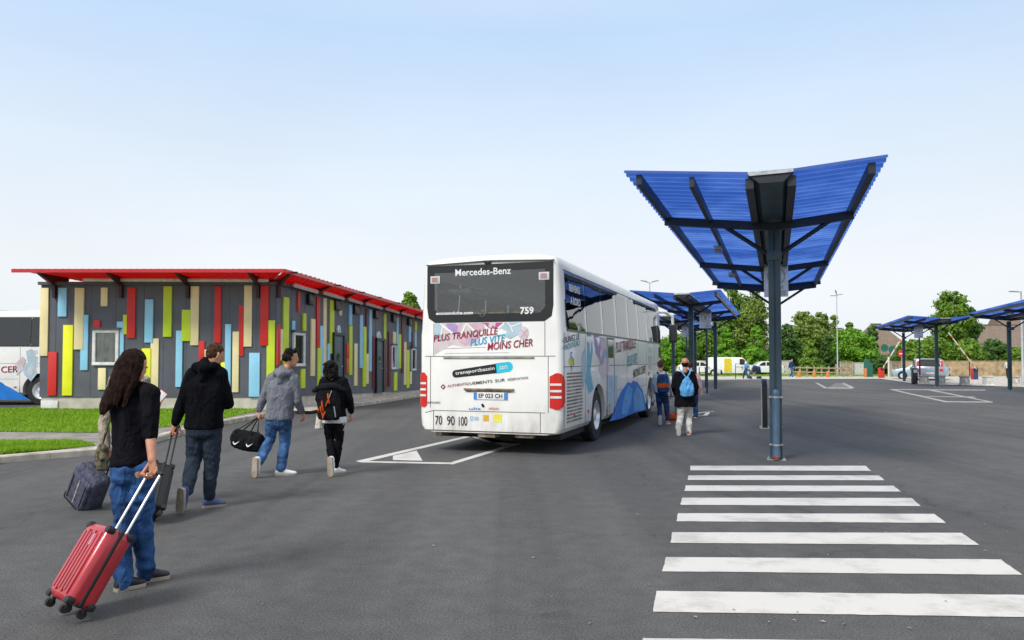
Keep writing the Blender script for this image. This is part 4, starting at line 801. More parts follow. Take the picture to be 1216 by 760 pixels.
    def st(s_, m_, a, b, h, sh=0, rise=0):
        y0, z0 = RS(*a); y1, _ = RS(*b); L_ = hypot(y1-y0, rise); text(s_, 'lettering', m_, r, (WX+.004, y0, z0), (0, (y1-y0), rise), (0, -rise*.0, 1), L_, h, .012, sh)
    y0, z0 = RS(668, 408.5); text('<SUIVEZ LE', 'lettering', 'txt_black', r, (WX+.004, y0, z0), (0, 1, .10), (0, 0, 1), 1.1, .10, .006)
    y0, z0 = RS(668, 417.0); text('<NOUVEAU', 'lettering', 'txt_teal', r, (WX+.004, y0, z0), (0, 1, .10), (0, 0, 1), 1.1, .10, .006)
    sidepoly(r, 'yellow_mark', 'sticker_yellow', Y([(675,426),(679,424),(681.5,428),(681,433.5),(677,434.5),(675,431)]), .004); sidepoly(r, 'green_mark', 'green', Y([(679.5,425),(681,425),(681.2,434),(680,434)]), .006)
    text('F', 'lettering', 'swoosh_blue', r, (WX+.004, .50, 1.53), (0, 1, 0), (0, 0, 1), .1, .16, .01); text('9', 'lettering', 'swoosh_light', r, (WX+.004, .50, 1.36), (0, 1, 0), (0, 0, 1), .1, .12, .01)
    z_ = lambda v, y: 0
    def at(u, v): return RS(u, v)
    for s_, m_, u0, u1, v, h in (('PLUS TRANQUILLE', 'txt_maroon', 731, 755, 421, .26), ('PLUS VITE', 'txt_teal', 745, 756.6, 436, .26), ('MOINS CHER', 'txt_black', 752, 766.5, 449, .20)):
        y0, z0 = at(u0, v); y1, _ = at(u1, v); text(s_, 'lettering', m_, r, (WX+.007, y0, z0), (0, 1, .06), (0, 0, 1), y1-y0, h, .012, .15)
    y0, z0 = at(770, 434); 
    for i in range(2):
        for j in range(2): sidepoly(r, 'side_notice', 'pale_grey', [(y0+.32*j, z0-.1+.45*i), (y0+.26+.32*j, z0-.1+.45*i), (y0+.26+.32*j, z0+.27+.45*i), (y0+.32*j, z0+.27+.45*i)], .004)
    text('759', 'lettering', 'txt_black', r, (WX+.004, 8.6, 1.12), (0, 1, 0), (0, 0, 1), .3, .12, .01)
    # rear livery
    rp_ = lambda l: [RB(*p) for p in l]
    k0 = .1234; k1 = .1233
    f = lambda l: [RB(500+a*k0, 360+b*k1) for a, b in l]
    def clip(pts):      # keep inside the livery panel
        return [(min(.97, max(-.985, x)), min(2.178, max(1.65, z))) for x, z in pts]
    rearpoly(r, 'livery_shape', 'pale_pink', clip(f([(120,150),(560,150),(560,400),(420,420),(300,400),(125,500)])), .0025)
    rearpoly(r, 'livery_shape', 'pale_blue', clip(f([(120,175),(190,165),(215,220),(190,330),(120,360)])), .004)
    rearpoly(r, 'livery_shape', 'lilac', clip(f([(235,170),(330,160),(360,220),(350,290),(300,300),(250,230)])), .004)
    rearpoly(r, 'livery_shape', 'pink', clip(f([(370,165),(400,165),(385,260),(350,300),(355,240)])), .0045)
    rearpoly(r, 'livery_shape', 'pink', clip(f([(450,200),(560,175),(600,190),(620,250),(540,290),(490,260)])), .004)
    rearpoly(r, 'livery_shape', 'pink', clip(f([(350,330),(600,300),(480,400),(420,410),(370,380)])), .003)
    rearpoly(r, 'livery_shape', 'magenta', clip(f([(580,150),(740,152),(790,160),(750,220),(700,245),(650,240),(610,200)])), .0045)
    rearpoly(r, 'livery_shape', 'pale_pink', clip(f([(650,235),(655,180),(690,165),(720,180),(712,230),(690,210),(680,235)])), .006)
    rearpoly(r, 'livery_shape', 'pale_blue', clip(f([(800,155),(920,150),(965,180),(970,240),(940,300),(860,345),(800,320),(830,270),(770,240),(740,260),(800,200)])), .0045)
    for l in ([(820,165),(860,225),(870,220),(835,165)], [(860,220),(960,190),(962,200),(865,232)], [(855,225),(880,280),(890,275),(868,222)], [(195,165),(225,220),(320,290),(310,300),(215,235),(180,170)], [(215,220),(200,300),(185,310),(205,215)], [(430,190),(380,300),(395,300),(440,210)], [(430,190),(500,270),(520,262),(450,195)]):
        rearpoly(r, 'livery_line', 'bus_white', clip(f(l)), .0075)
    e0 = RB(500+998*k0, 360+288*k1); rearpoly(r, 'livery_shape', 'pale_pink', clip(ell(e0[0]-.02, e0[1], .09, .11)), .004)
    for a in (-1, 1): g = MB(); g.bar((e0[0]-.07, -.006, e0[1]-.07*a), (e0[0]+.05, -.006, e0[1]+.07*a), .002, .018, (0, 0, 1)); g.build('livery_line', 'pink', r, smooth=False)
    def rt(s_, m_, a, b, h, bold=.012, shear=.15, par=r, k_=.009):
        (x0, z0), (x1, z1) = RB(*a), RB(*b); text(s_, 'lettering', m_, par, (x0, -k_, z0), (x1-x0, 0, z1-z0), (0, 0, 1), hypot(x1-x0, z1-z0), h, bold, shear)
    rt('PLUS TRANQUILLE', 'txt_maroon', (515.3, 407), (591.5, 398), .13, .012)
    rt('PLUS VITE', 'txt_cyan', (558.7, 411), (600, 405), .12)
    rt('MOINS CHER', 'txt_maroon', (579, 416.2), (633, 411), .125)
    for a, b, m_ in (((528,414),(577,412),'pink'),((528,419.5),(604,418.5),'pale_grey')): (x0,z0),(x1,z1) = RB(*a), RB(*b); g = MB(); g.bar((x0,-.004,z0),(x1,-.004,z1),.002,.008,(0,0,1)); g.build('livery_line', m_, r, smooth=False)
    # pill shaped web address
    (x0, z0), (x1, z1), (x2, z2) = RB(541, 444), RB(589.5, 437.5), RB(604, 435.5); hh = .075
    d = V((x2-x0, 0, z2-z0)).normalized(); n_ = V((-d.z, 0, d.x))
    P0, P1, P2 = V((x0, -.004, z0)), V((x1, -.004, z1)), V((x2, -.004, z2))
    g = MB(); arc = [P0-d*hh*.8*sin(q)+n_*hh*.85*cos(q) for q in [pi*i/8 for i in range(9)]]; g.add([P1+n_*hh*1.05]+arc+[P1-n_*hh*1.05], [tuple(range(11))]); pb = g.build('address_pill', 'pill_black', r, smooth=False)
    g = MB(); arc = [P2+d*hh*sin(q)-n_*hh*1.1*cos(q) for q in [pi*i/8 for i in range(9)]]; g.add([P1-n_*hh*1.15]+arc+[P1+n_*hh*1.15], [tuple(range(11))]); pc = g.build('address_end', 'pill_cyan', r, smooth=False)
    q = P0-n_*.035+V((0, -.003, 0)); text('transportbassin', 'lettering', 'txt_white', pb, tuple(q), tuple(d), tuple(n_), (P1-P0).length-.03, .075, .01)
    q = P1-n_*.03+d*.05+V((0, -.003, 0)); text('.com', 'lettering', 'txt_white', pc, tuple(q), tuple(d), tuple(n_), .15, .06, .01)
    c0 = RB(526.3, 459.3); g = MB(); g.add([(c0[0]+a, -.004, c0[1]+b) for a, b in ((-.05, 0), (0, -.05), (.05, 0), (0, .05))], [(0,1,2,3)]); dm = g.build('diamond_logo', 'txt_maroon', r, smooth=False)
    g = MB(); g.add([(c0[0]+a, -.006, c0[1]+b) for a, b in ((-.022, -.006), (0, -.02), (.022, .006), (0, .02))], [(0,1,2,3)]); g.build('logo_centre', 'bus_white', dm, smooth=False)
    rt('AUTHENTIQ', 'txt_maroon', (531.5, 460.5), (557, 457.3), .05, .005, 0); rt('UEMENTS', 'txt_black', (558, 457.2), (585, 454.3), .05, .005, 0); rt('SUR', 'txt_black', (588, 454), (600, 452.7), .05, .005, 0); rt('RÉSERVATION', 'txt_black', (603, 452.3), (627, 449.8), .05, .005, 0)
    rt('INTOURO', 'txt_black', (508, 479.2), (523, 479.2), .035, .01, 0)
    rt('70', 'txt_black', (517, 504.3), (525.2, 504.3), .155, .0, 0); rt('90', 'txt_black', (531, 504.8), (540, 504.8), .155, .0, 0); rt('100', 'txt_black', (545, 505.5), (555, 505.5), .155, .0, 0)
    for a, b, m_ in (((558,499.8),(562,494),'pale_blue'),((563,499),(568.5,495),'pale_blue'),((574,500),(580.5,492.8),'sticker_gold'),((586,501),(596,492),'sticker_yellow')):
        (x0, z0), (x1, z1) = RB(*a), RB(*b); rearpoly(r, 'sticker', m_, [(x0, z0), (x1, z0), (x1, z1), (x0, z1)], .004)
    rt('ulis', 'swoosh_blue', (557, 486.5), (571, 486.5), .04, .01, 0); rt('Alizés', 'reflector', (580, 486.5), (593, 486.5), .045, .0, .2)
    g = MB(); c0 = RB(573.5, 481.5); g.prism([(c0[0]+a, -.004, c0[1]+b) for a, b in ell(0, 0, .022, .035, 14, .6)], (0, -.006, 0)); g.build('lock', 'bus_dark', r)
    # writing on the rear window
    (x0, z0), (x1, z1) = RB(541, 325.5), RB(607, 323); text('Mercedes-Benz', 'lettering', 'txt_white', rw, (x0, -.010, z0-.035), (1, 0, 0), (0, 0, 1), x1-x0, .115, .015)
    (x0, z0), (x1, z1) = RB(518, 375.5), RB(562, 373); text('ecoconduite.com', 'lettering', 'txt_white', rw, (x0, -.010, z0+.02), (1, 0, 0), (0, 0, 1), x1-x0, .055, .03, .2)
    (x0, z0), (x1, z1) = RB(618, 374), RB(634, 372.5); text('759', 'lettering', 'txt_white', rw, (x0, -.010, z0+.01), (1, 0, 0), (0, 0, 1), x1-x0, .12, .03)
    c0 = RB(573, 373); g = MB(); pts = ell(c0[0], c0[1]+.01, .05, .05, 24)
    for i in range(24): a, b = pts[i], pts[(i+1) % 24]; g.bar((a[0], -.010, a[1]), (b[0], -.010, b[1]), .002, .010, (0, 1, 0))
    for q in (90, 210, 330): g.bar((c0[0], -.010, c0[1]+.01), (c0[0]+.048*cos(radians(q)), -.010, c0[1]+.01+.048*sin(radians(q))), .002, .010, (0, 1, 0))
    g.build('star_emblem', 'chrome', rw, smooth=False)
    # notice in the first side window
    g = MB(); text('BIENVENUE', 'lettering', 'txt_white', r, (side_x(2.75)+.012, .58, 2.72), (0, 1, 0), (-.07, 0, 1), .75, .13, .03)
    text('A BORD', 'lettering', 'txt_white', r, (side_x(2.5)+.012, .6, 2.5), (0, 1, 0), (-.07, 0, 1), .7, .13, .03)
    return r
bus = coach('white coach with coloured lettering on its rear, parked in the middle of the lot')
bus.location = BO; bus.rotation_euler = (0, 0, -TB)
bus2 = copy_tree(bus)
for o_ in [q for q in COL.objects if q.parent == bus2 and q.name.startswith(('lettering', 'side_notice', 'brush_mark'))]:
    if o_.name.startswith('lettering') and max(v.co.y for v in o_.data.vertices) > 3 and min(v.co.z for v in o_.data.vertices) > 1.125: bpy.data.objects.remove(o_)
bus2['label'] = 'coach parked behind the left end of the colourful building, only its side showing'
XW = W(47, 470, 26.3).x; bus2.rotation_euler = (0, 0, -pi/2); bus2.location = (XW-9.05, 26.3+1.275, 0)
for o_ in [q for q in COL.objects if q.parent == bus2 and q.name.startswith('side_window')]: o_.data = o_.data.copy(); o_.data.materials[0] = M['glass_dark']
# extra livery of the far coach near its front wheel
def sp2(name, m_, l, k=.009):
    pts = [PL(u, v, (0, 26.3, 0), (1, 0, 0)) for u, v in l]; x0 = XW-9.05; return sidepoly(bus2, name, m_, [(s-x0, z) for s, z in pts], k)
sp2('blue_swoosh', 'swoosh_blue', [(-60,440),(0,455),(12,460),(30,471),(35,474.5),(-60,474.5)]); sp2('drawn_shape', 'pale_blue', [(31,417),(38,414),(43,424),(42,433),(44,444),(37,453),(29,445),(26,437),(33,430)]); sp2('drawn_shape', 'pale_pink', [(18,432),(27,423),(31,427),(26,440),(20,446)], .012); sp2('drawn_shape', 'pale_grey', [(33,438),(38,431),(41,440),(37,448)], .014)
p0 = PL(1, 443, (0, 26.3, 0), (1, 0, 0)); text('O CER', 'lettering', 'txt_maroon', bus2, (WX+.01, p0[0]-(XW-9.05)-.35, p0[1]), (0, 1, .03), (0, 0, 1), .95, .22, .01)
# ---------- people ----------
def organic(name, mb, m, parent, loc, voxel=.012, smooth=3, folds=0, fscale=7, stretch=(1, 1, 1), extra=None, fine=0):
    o = mb.build(name, None, None); 
    md = o.modifiers.new('r', 'REMESH'); md.mode = 'VOXEL'; md.voxel_size = voxel; md.use_smooth_shade = True
    if smooth: ms = o.modifiers.new('s', 'SMOOTH'); ms.factor = .5; ms.iterations = smooth
    me = evalmesh(o); bpy.data.objects.remove(o)
    if folds:
        n = len(me.vertices); no = [v.normal.copy() for v in me.vertices]
        for v, nn in zip(me.vertices, no):
            p = v.co; q = V((p.x*stretch[0], p.y*stretch[1], p.z*stretch[2]))*fscale
            a = 1-abs(noise.noise(q)*2); b = noise.noise(q*2.3+V((9, 3, 1)))
            v.co = p + nn*(folds*(a*.7-.35) + folds*.5*b)
    if extra:                      # geometry kept out of the remesh (fingers, eyes)
        bm = bmesh.new(); bm.from_mesh(me)
        for e2, mi in extra:
            base = len(bm.verts); vs = [bm.verts.new(p) for p in e2.v]
            for f in e2.f:
                try: nf = bm.faces.new([vs[i] for i in f]); nf.material_index = mi; nf.smooth = True
                except ValueError: pass
        bm.normal_update(); bm.to_mesh(me); bm.free()
    me.name = name; me.materials.clear(); me.materials.append(M[m])
    if extra: me.materials.append(M['eye'])
    loc = V(loc)
    for v in me.vertices: v.co -= loc
    for f in me.polygons: f.use_smooth = True
    ob = bpy.data.objects.new(name, me); COL.objects.link(ob); ob.parent = parent; return ob
def ov(c, r, f, a, b, n=24, p=2.3, bf=None):
    """rounded ring: half widths a (sideways), b (back), bf (front)"""
    out = []; bf = b if bf is None else bf
    for k in range(n):
        q = 2*pi*k/n; cx = abs(cos(q))**(2/p)*(1 if cos(q) >= 0 else -1); sy = abs(sin(q))**(2/p)*(1 if sin(q) >= 0 else -1)
        out.append(c + r*cx*a + f*sy*(bf if sy > 0 else b))
    return out
def head_mesh(mb, c, hf, hr, hu, s=1):
    prof = [(-.115, .018, .0, .052), (-.108, .032, -.002, .066), (-.095, .043, .02, .078), (-.075, .054, .045, .084), (-.05, .062, .062, .087), (-.02, .068, .078, .088), (.005, .072, .088, .088), (.03, .075, .095, .090), (.06, .074, .094, .085), (.085, .066, .083, .072), (.105, .048, .06, .05), (.117, .026, .033, .026), (.121, .008, .01, .008)]
    rings = []
    for z, a, b, fr in prof:
        ring = []
        for k in range(32):
            q = 2*pi*k/32; x = cos(q)*a; y = sin(q); y = y*fr if y > 0 else y*b
            if sin(q) > .9 and -.045 < z < .035:      # nose
                y += {-.02: .024, .005: .016, .03: .004}.get(z, .006)*(sin(q)-.9)/.1
            ring.append(c + (hr*x + hf*y + hu*z)*s)
        rings.append(ring)
    mb.loft(rings)
    for sd in (-1, 1):      # ears
        e = c + (hr*sd*.074 - hf*.004 + hu*.0)*s
        mb.tube([e-hu*.028*s, e+hu*.005*s+hr*sd*.006*s-hf*.004, e+hu*.028*s-hf*.008*s], [.009*s, .014*s, .012*s], 8)
    for sd in (-1, 1): mb.tube([c+(hf*.084+hu*-.058+hr*sd*.001)*s, c+(hf*.079+hu*-.058+hr*sd*.022)*s], .006*s, 6)
def hand_mesh(w, d, n, curl=35, s=1, spread=4, thumb=1):
    """w wrist, d towards the knuckles, n palm normal; returns palm (to remesh) and fingers"""
    d = d.normalized(); n = (n-d*n.dot(d)).normalized(); side = d.cross(n)      # side points to the thumb when thumb=1
    side = side*thumb; palm, fg = MB(), MB()
    palm.tube([w-d*.02*s, w+d*.03*s, w+d*.085*s], [.024*s, .036*s, .038*s], 12, True, .45, tuple(n))
    lens = [(.042, .025, .02), (.047, .029, .021), (.043, .027, .02), (.033, .02, .018)]
    for i, L3 in enumerate(lens):
        b = w + d*(.085-(.004 if i in (0, 3) else 0)-(.005 if i == 3 else 0))*s + side*(.030-.020*i)*s; ang = 0; pts = [b-d*.02*s, b]; q = b; dd = d
        for k, l in enumerate(L3):
            ang += radians(curl*(1.0 if k else .8)); dv = d*cos(ang)+n*sin(ang)+side*math.tan(radians(spread*(1.5-i)))*(cos(ang)); q = q+dv.normalized()*l*s; pts.append(q)
        fg.tube(pts, [.0095*s, .0095*s, .009*s, .008*s, .007*s], 8)
    b = w+d*.022*s+side*.026*s; t1 = b+(d*.7+side*.62+n*.3).normalized()*.04*s; t2 = t1+(d*.85+side*.1+n*(.25+curl/90)).normalized()*.032*s; t3 = t2+(d*.8-side*.25+n*(.3+curl/60)).normalized()*.024*s
    fg.tube([b, t1, t2, t3], [.014*s, .0115*s, .0105*s, .008*s], 8)
    return palm, fg
def foot_dir(a, t): return (V(t)-V(a))
def shoe(name, an, toe, up, parent, loc, m, msole, s=1, tread=True):
    """an ankle, toe tip, up = towards the shin; the sole lies opposite to up"""
    an, toe, up = V(an), V(toe), V(up); heel0 = an
    f = (toe-an); f = f - up*f.dot(up); L_ = f.length; f.normalize(); r = f.cross(up); 
    h = (toe-an).dot(-up)                          # ankle height above the toe line
    o = an - up*h                                   # point below the ankle on the sole
    g = MB(); prof = [(-.075, .018, .05), (-.068, .034, .075), (-.03, .041, .10), (.03, .042, .10), (.09, .046, .07), (.15, .047, .05), (.185, .038, .042), (.20, .016, .03)]
    sc = (L_+.075)/.275
    rings = []
    for y, a, hh in prof:
        c = o+f*y*sc; rings.append([c+r*a*s*cos(q)+up*(max(0.0, .5+.5*sin(q))*hh*s+.008) for q in [2*pi*k/18 for k in range(18)]])
    g.loft(rings); sh = organic(name, g, m, parent, loc, .009*s, 2)
    g = MB(); rings = []
    for dz, k in ((-.006, .96), (.006, 1.05), (.024, 1.04)):
        ring = []; n = len(prof)
        for y, a, hh in prof: ring.append(o+f*y*sc+r*a*s*k*.98+up*dz)
        for y, a, hh in reversed(prof): ring.append(o+f*y*sc-r*a*s*k*.98+up*dz)
        rings.append(ring)
    g.loft(rings); g.xf(Matrix.Translation(-V(loc))).build('sole', msole, sh, smooth=True, ang=50)
    return sh
SPEC = {}
def person(label, J, root_at, top='black_cloth', legs='jeans', hair='hair_dark', hair_style='short', shoes=('shoe_white', 'sole_white'), s=1.0, hood=None, width=1.0, loose=1.0, hem=.0, waist=1.0,
           handL=None, handR=None, sleeves=1.0, voxel=.012, hf=None, hu=None, collar=True, foldamp=.012, legfold=.012, headtop=None, skirt=0, legw=1.0, bare_arms=0):
    J = {k: V(v) for k, v in J.items()}; loc = V(root_at)
    r = root('person', label, 'person', loc)
    up = V((0, 0, 1)); fw = V(J['f']).normalized(); rt_ = (J['shR']-J['shL']).normalized(); fw = (fw-rt_*fw.dot(rt_)).normalized()
    hr_ = (J['hipR']-J['hipL']).normalized(); hfw = up.cross(hr_)*1.0
    hf_ = V(hf).normalized() if hf else fw; hu_ = V(hu).normalized() if hu else up
    hf_ = (hf_-hu_*hf_.dot(hu_)).normalized(); hr2 = hf_.cross(hu_)
    ms = (J['shL']+J['shR'])/2; mh = (J['hipL']+J['hipR'])/2; tv = ms-mh; tl = tv.length; tu = tv.normalized()
    hw = (J['shR']-J['shL']).length/2; W_ = width*s
    fine = voxel < .018
    # body under the clothes
    b = MB(); hs = s*.98
    head_mesh(b, J['head'], hf_, hr2, hu_, hs)
    b.tube([ms-tu*.02*s, ms*.35+J['head']*.65-hu_*.03*s-hf_*.012], [.062*s, .053*s], 14)
    b.loft([ov(mh+tv*t, rt_, fw, a*W_, d*W_) for t, a, d in ((-.14, .06, .05), (-.1, .13, .08), (0, .15, .09), (.35, .12, .08), (.7, .14, .09), (.95, .12, .07), (1.04, .05, .04))])
    for sd in 'LR':
        b.tube([J['sh'+sd], J['el'+sd], J['wr'+sd]], [.045*s, .038*s, .027*s], 12)
        b.tube([J['hip'+sd], J['kn'+sd], J['an'+sd]], [.075*s, .052*s, .036*s], 12)
    extra = []
    for sd, hd in (('L', handL), ('R', handR)):
        hd = hd or {}; d = hd.get('d'); fa = (J['wr'+sd]-J['el'+sd]).normalized(); d = V(d).normalized() if d else fa
        n = V(hd.get('n', tuple(-rt_ if sd == 'R' else rt_))); pm, fg = hand_mesh(J['wr'+sd], d, n, hd.get('curl', 28), s, thumb=hd.get('t', 1 if sd == 'R' else -1) )
        b.v, b.f = b.v, b.f; o0 = len(b.v); b.v += pm.v; b.f += [tuple(i+o0 for i in f) for f in pm.f]
        extra.append((fg, 0))
    for sd in (-1, 1):
        e = J['head']+(hf_*.080+hr2*sd*.031+hu_*.012)*hs; g = MB(); g.tube([e-hr2*.010*hs, e+hr2*.010*hs], .0075*hs, 8); extra.append((g, 1))
    organic('body', b, 'skin', r, loc, .0085 if fine else .02, 1, extra=extra)
    # trousers
    g = MB(); secs = []
    for t, a, d in ((-.20, .085, .075), (-.12, .158, .115), (0, .17, .125), (.12, .158, .112), (.2, .15, .105)):
        secs.append(ov(mh+tu*(t*tl)-fw*.008, hr_, hfw if hfw.dot(fw) > 0 else -hfw, a*W_*legw, d*s*legw))
    g.loft(secs); lg = {'slim': (.088, .064, .048), 'straight': (.095, .074, .064), 'wide': (.096, .072, .066), 'jogger': (.098, .076, .052)}[J.get('cut', 'straight') if isinstance(J.get('cut'), str) else SPEC.get('cut', 'straight')]
    for sd in 'LR':
        hp = J['hip'+sd]+ (mh-J['hip'+sd])*.12; kn = J['kn'+sd]; an = J['an'+sd]; m1 = (hp+kn)/2; m2 = (kn+an)/2
        bk = (m2-(kn+an)/2)
        g.tube([hp, m1, kn, m2-fw*.012*s, an-(up*.05*s if SPEC.get('cut') == 'wide' else up*0)], [lg[0]*s*legw, (lg[0]*.9)*s*legw, lg[1]*s*legw, (lg[1]*.62+lg[2]*.42)*s*legw, lg[2]*s*legw], 14)
    organic('trousers', g, legs, r, loc, voxel, 3, legfold, 6, (1, 1, 1.6))
    # top
    g = MB(); k = W_*loose; secs = []
    prof = [(hem, .172, .122), (hem+.06, .176, .126), (.25, .166*waist, .118), (.45, .168*waist, .118), (.65, .178, .122), (.8, .18, .12), (.92, .155, .098), (1.0, .10, .075), (1.07, .058, .055)]
    for t, a, d in prof: secs.append(ov(mh+tv*t - fw*.005, (rt_*(min(1, max(0, t))) + hr_*(1-min(1, max(0, t)))).normalized(), fw, a*k, d*s*loose))
    g.loft(secs)
    for sd in 'LR':
        sh, el, wr = J['sh'+sd], J['el'+sd], J['wr'+sd]; sh2 = sh+(ms-sh)*.12; m1 = (sh+el)/2; m2 = (el+wr)/2
        if bare_arms and sd == 'R': endp = el.lerp(wr, .12); pts, rd = [sh2, m1, el, endp], [.078, .066, .058, .056]
        else: pts, rd = [sh2, m1, el, m2, el.lerp(wr, .94)], [.078, .066, .058, .052, .042]
        g.tube(pts, [q*s*sleeves for q in rd], 14)
    # slope of the shoulders
    for sd in 'LR': g.tube([ms+tu*.035*s, J['sh'+sd]+tu*.01*s], [.06*s, .062*s], 12)
    if hood:
        nb = ms+tu*.085*s-fw*.03*s; c = [nb+rt_*.095*s+fw*.05*s+tu*.02, nb+rt_*.085*s-fw*.045*s-tu*.0, nb-fw*.095*s-tu*.03*s, nb-rt_*.085*s-fw*.045*s, nb-rt_*.095*s+fw*.05*s+tu*.02]
        g.tube(c, [.036*s, .045*s, .052*s, .045*s, .036*s], 12); g.tube([nb-fw*.09*s-tu*.02*s, nb-fw*.105*s-tu*.12*s], [.06*s, .03*s], 12, True, .5, tuple(fw)); g.tube([nb-fw*.02*s, nb+tu*.03*s], [.075*s, .07*s], 12)
    elif collar:
        nb = ms+tu*.055*s; g.tube([nb-tu*.03*s, nb+tu*.01*s], [.072*s, .064*s], 14, False)
    organic('jacket' if collar else 'top', g, top, r, loc, voxel, 3, foldamp, 9, (1, 1, .38))
    # hair
    H = J['head']; g = MB(); h = hs
    def hp_(x, y, z): return H+(hr2*x+hf_*y+hu_*z)*h
    if hair_style in ('short', 'curly', 'bald', 'bun', 'long', 'bob'):
        prof = [(-.055, .050, .070), (-.03, .070, .088), (.0, .080, .098), (.035, .085, .104), (.07, .082, .10), (.10, .064, .082), (.122, .036, .045), (.130, .012, .014)]
        if hair_style == 'bald': prof = prof[:4]; prof = [(-.075, .05, .066), (-.05, .066, .082), (-.02, .077, .093), (.005, .077, .094), (.02, .070, .086)]
        rings = []
        for z, a, b_ in prof:
            fr = -.012 if z < .03 else (.02 if z < .06 else (.07 if z < .09 else a*.9)) 
            if hair_style == 'bald': fr = -.03
            rings.append([hp_(cos(q)*a, (sin(q)*fr if sin(q) > 0 else sin(q)*b_) if fr > 0 else (max(-1, min(.2, sin(q)))*b_ if sin(q) < 0 else fr*.2*sin(q)), z) for q in [2*pi*k_/26 for k_ in range(26)]])
        g.loft(rings)
    if hair_style == 'curly':
        rn = random.Random(5)
        for i in range(34):
            q = rn.uniform(pi*.95, pi*2.05) if i % 3 else rn.uniform(0, 2*pi); z = rn.uniform(-.02, .10) if i % 3 else rn.uniform(.07, .11); rr = .088 if z < .06 else .06; p = hp_(cos(q)*rr, sin(q)*rr*1.05+.0, z); g.tube([p, p+V((rn.gauss(0, .01), rn.gauss(0, .01), .012))], rn.uniform(.02, .03)*h, 8)
    if hair_style == 'bun': p = hp_(0, -.07, .09); g.tube([p-hu_*.01, p+hu_*.015], .045*h, 10)
    if hair_style == 'bob':
        rn = random.Random(8)
        for i in range(70): q = rn.uniform(pi*.9, pi*2.1); z = rn.uniform(-.11, .09); rr = rn.uniform(.08, .105); p = hp_(cos(q)*rr, sin(q)*rr*1.1, z); g.tube([p, p-hu_*.035+hr2*rn.gauss(0, .012)], rn.uniform(.010, .022)*h, 8)
    if hair_style == 'long':
        rings = []
        for z, a, b_, fr, yo, xo in ((.09, .07, .085, .05, 0, 0), (.05, .088, .105, .04, 0, 0), (0, .098, .112, .035, 0, 0), (-.06, .104, .115, .03, -.005, -.004), (-.12, .108, .10, .02, -.03, -.012), (-.18, .11, .075, .01, -.05, -.022), (-.24, .10, .05, .01, -.075, -.04), (-.29, .08, .035, .01, -.085, -.062), (-.33, .05, .022, .008, -.088, -.085), (-.36, .02, .01, .005, -.088, -.10)):
            rings.append([H+hr2*(cos(q)*a+xo)*h+hf_*((sin(q)*(fr if sin(q) > 0 else b_))+yo)*h+hu_*z*h for q in [2*pi*k_/30 for k_ in range(30)]])
        g.loft(rings)
        rn = random.Random(2)
        for i in range(70):      # locks
            q = rn.uniform(pi*1.0, pi*2.0); a0 = V((cos(q)*.098, sin(q)*.112)); x1 = cos(q)*.11-.03*rn.uniform(.4, 1.5); zz = -.20-.13*rn.random()-(.05 if cos(q) < 0 else 0)
            pts = [hp_(a0.x*.8, a0.y*.8, .075), hp_(a0.x, a0.y, .0), hp_(cos(q)*.104, sin(q)*.10-.02, -.12), hp_(x1, sin(q)*.06-.055, zz)]
            g.tube(pts, [.006*h, .011*h, .011*h, .004*h], 6)
    organic('hair', g, hair, r, loc, .006 if fine else .016, 1, .007 if fine else 0, 26, (1, 1, .35) if hair_style in ('long',) else (1, 1, 1))
    # shoes
    for sd in 'LR':
        sp = J.get('up'+sd); shoe('shoe', J['an'+sd], J['toe'+sd], (V(sp) if sp else up).normalized(), r, loc, shoes[0], shoes[1], s)
    SPEC['last'] = dict(fw=fw, rt=rt_, ms=ms, mh=mh, tu=tu, hf=hf_)
    return r
def lift_foot(J, sd, sole_dir):   # sole_dir: direction in which the sole faces
    J['up'+sd] = -V(sole_dir)
def frame(Y): return lambda u, v, dy=0.0: W(u, v, Y+dy)

# woman with the red suitcase
P = frame(5.15); J = dict(head=P(158, 435.5), shL=P(139, 467, .10), shR=P(179, 468, -.06), elL=P(143, 508, .30), wrL=P(172, 492, .40), elR=P(178.5, 514, -.10), wrR=P(180.5, 546, -.16),
    hipL=P(145, 556, .06), hipR=P(169, 556, -.03), knL=P(147, 622, .05), knR=P(170, 620, .12), anL=P(146.5, 686, .02), anR=P(170.5, 675, .17), f=V((.42, .9, 0)))
J['anL'] = V((J['anL'].x, J['anL'].y, .09)); J['toeL'] = V((J['anL'].x+.08, J['anL'].y+.10, .0)); J['anR'] = V((J['anR'].x, J['anR'].y+.05, .10)); J['toeR'] = V((J['anR'].x+.10, J['anR'].y+.09, .0))
SPEC['cut'] = 'wide'
wm = person('long dark haired woman in a black blazer and blue jeans pulling the red suitcase', J, G(158, 694), 'black_cloth', 'jeans', 'hair_dark', 'long', ('shoe_black', 'sole_tan'), .97, legfold=.016, width=.89, waist=.90, hem=.04, bare_arms=1, hf=(.45, .86, -.22), hu=(.08, .2, .97),
    handR=dict(d=(.15, .0, -1), n=(-.35, -.8, -.1), curl=62), handL=dict(d=(.8, .3, .5), n=(0, -.5, .6), curl=30), sleeves=.90, foldamp=.014, legw=.93)
J1 = J
# phone in her left hand
ph = P(188, 474, .34); pr = root('phone', 'white phone in a red case held up by the long haired woman', 'phone', ph)
a = V((.55, .25, .75)).normalized(); b = a.cross(V((.3, -.8, .5))).normalized(); c = a.cross(b)
g = MB(); g.obox((0, 0, 0), a*.066, b*.032, c*.003); g.build('case', 'c_red', pr, bevel=.002); g = MB(); q = c if c.y < 0 else -c; g.obox(q*.0045, a*.062, b*.028, q*.0015); g.build('screen', 'shoe_white', pr, bevel=.001)
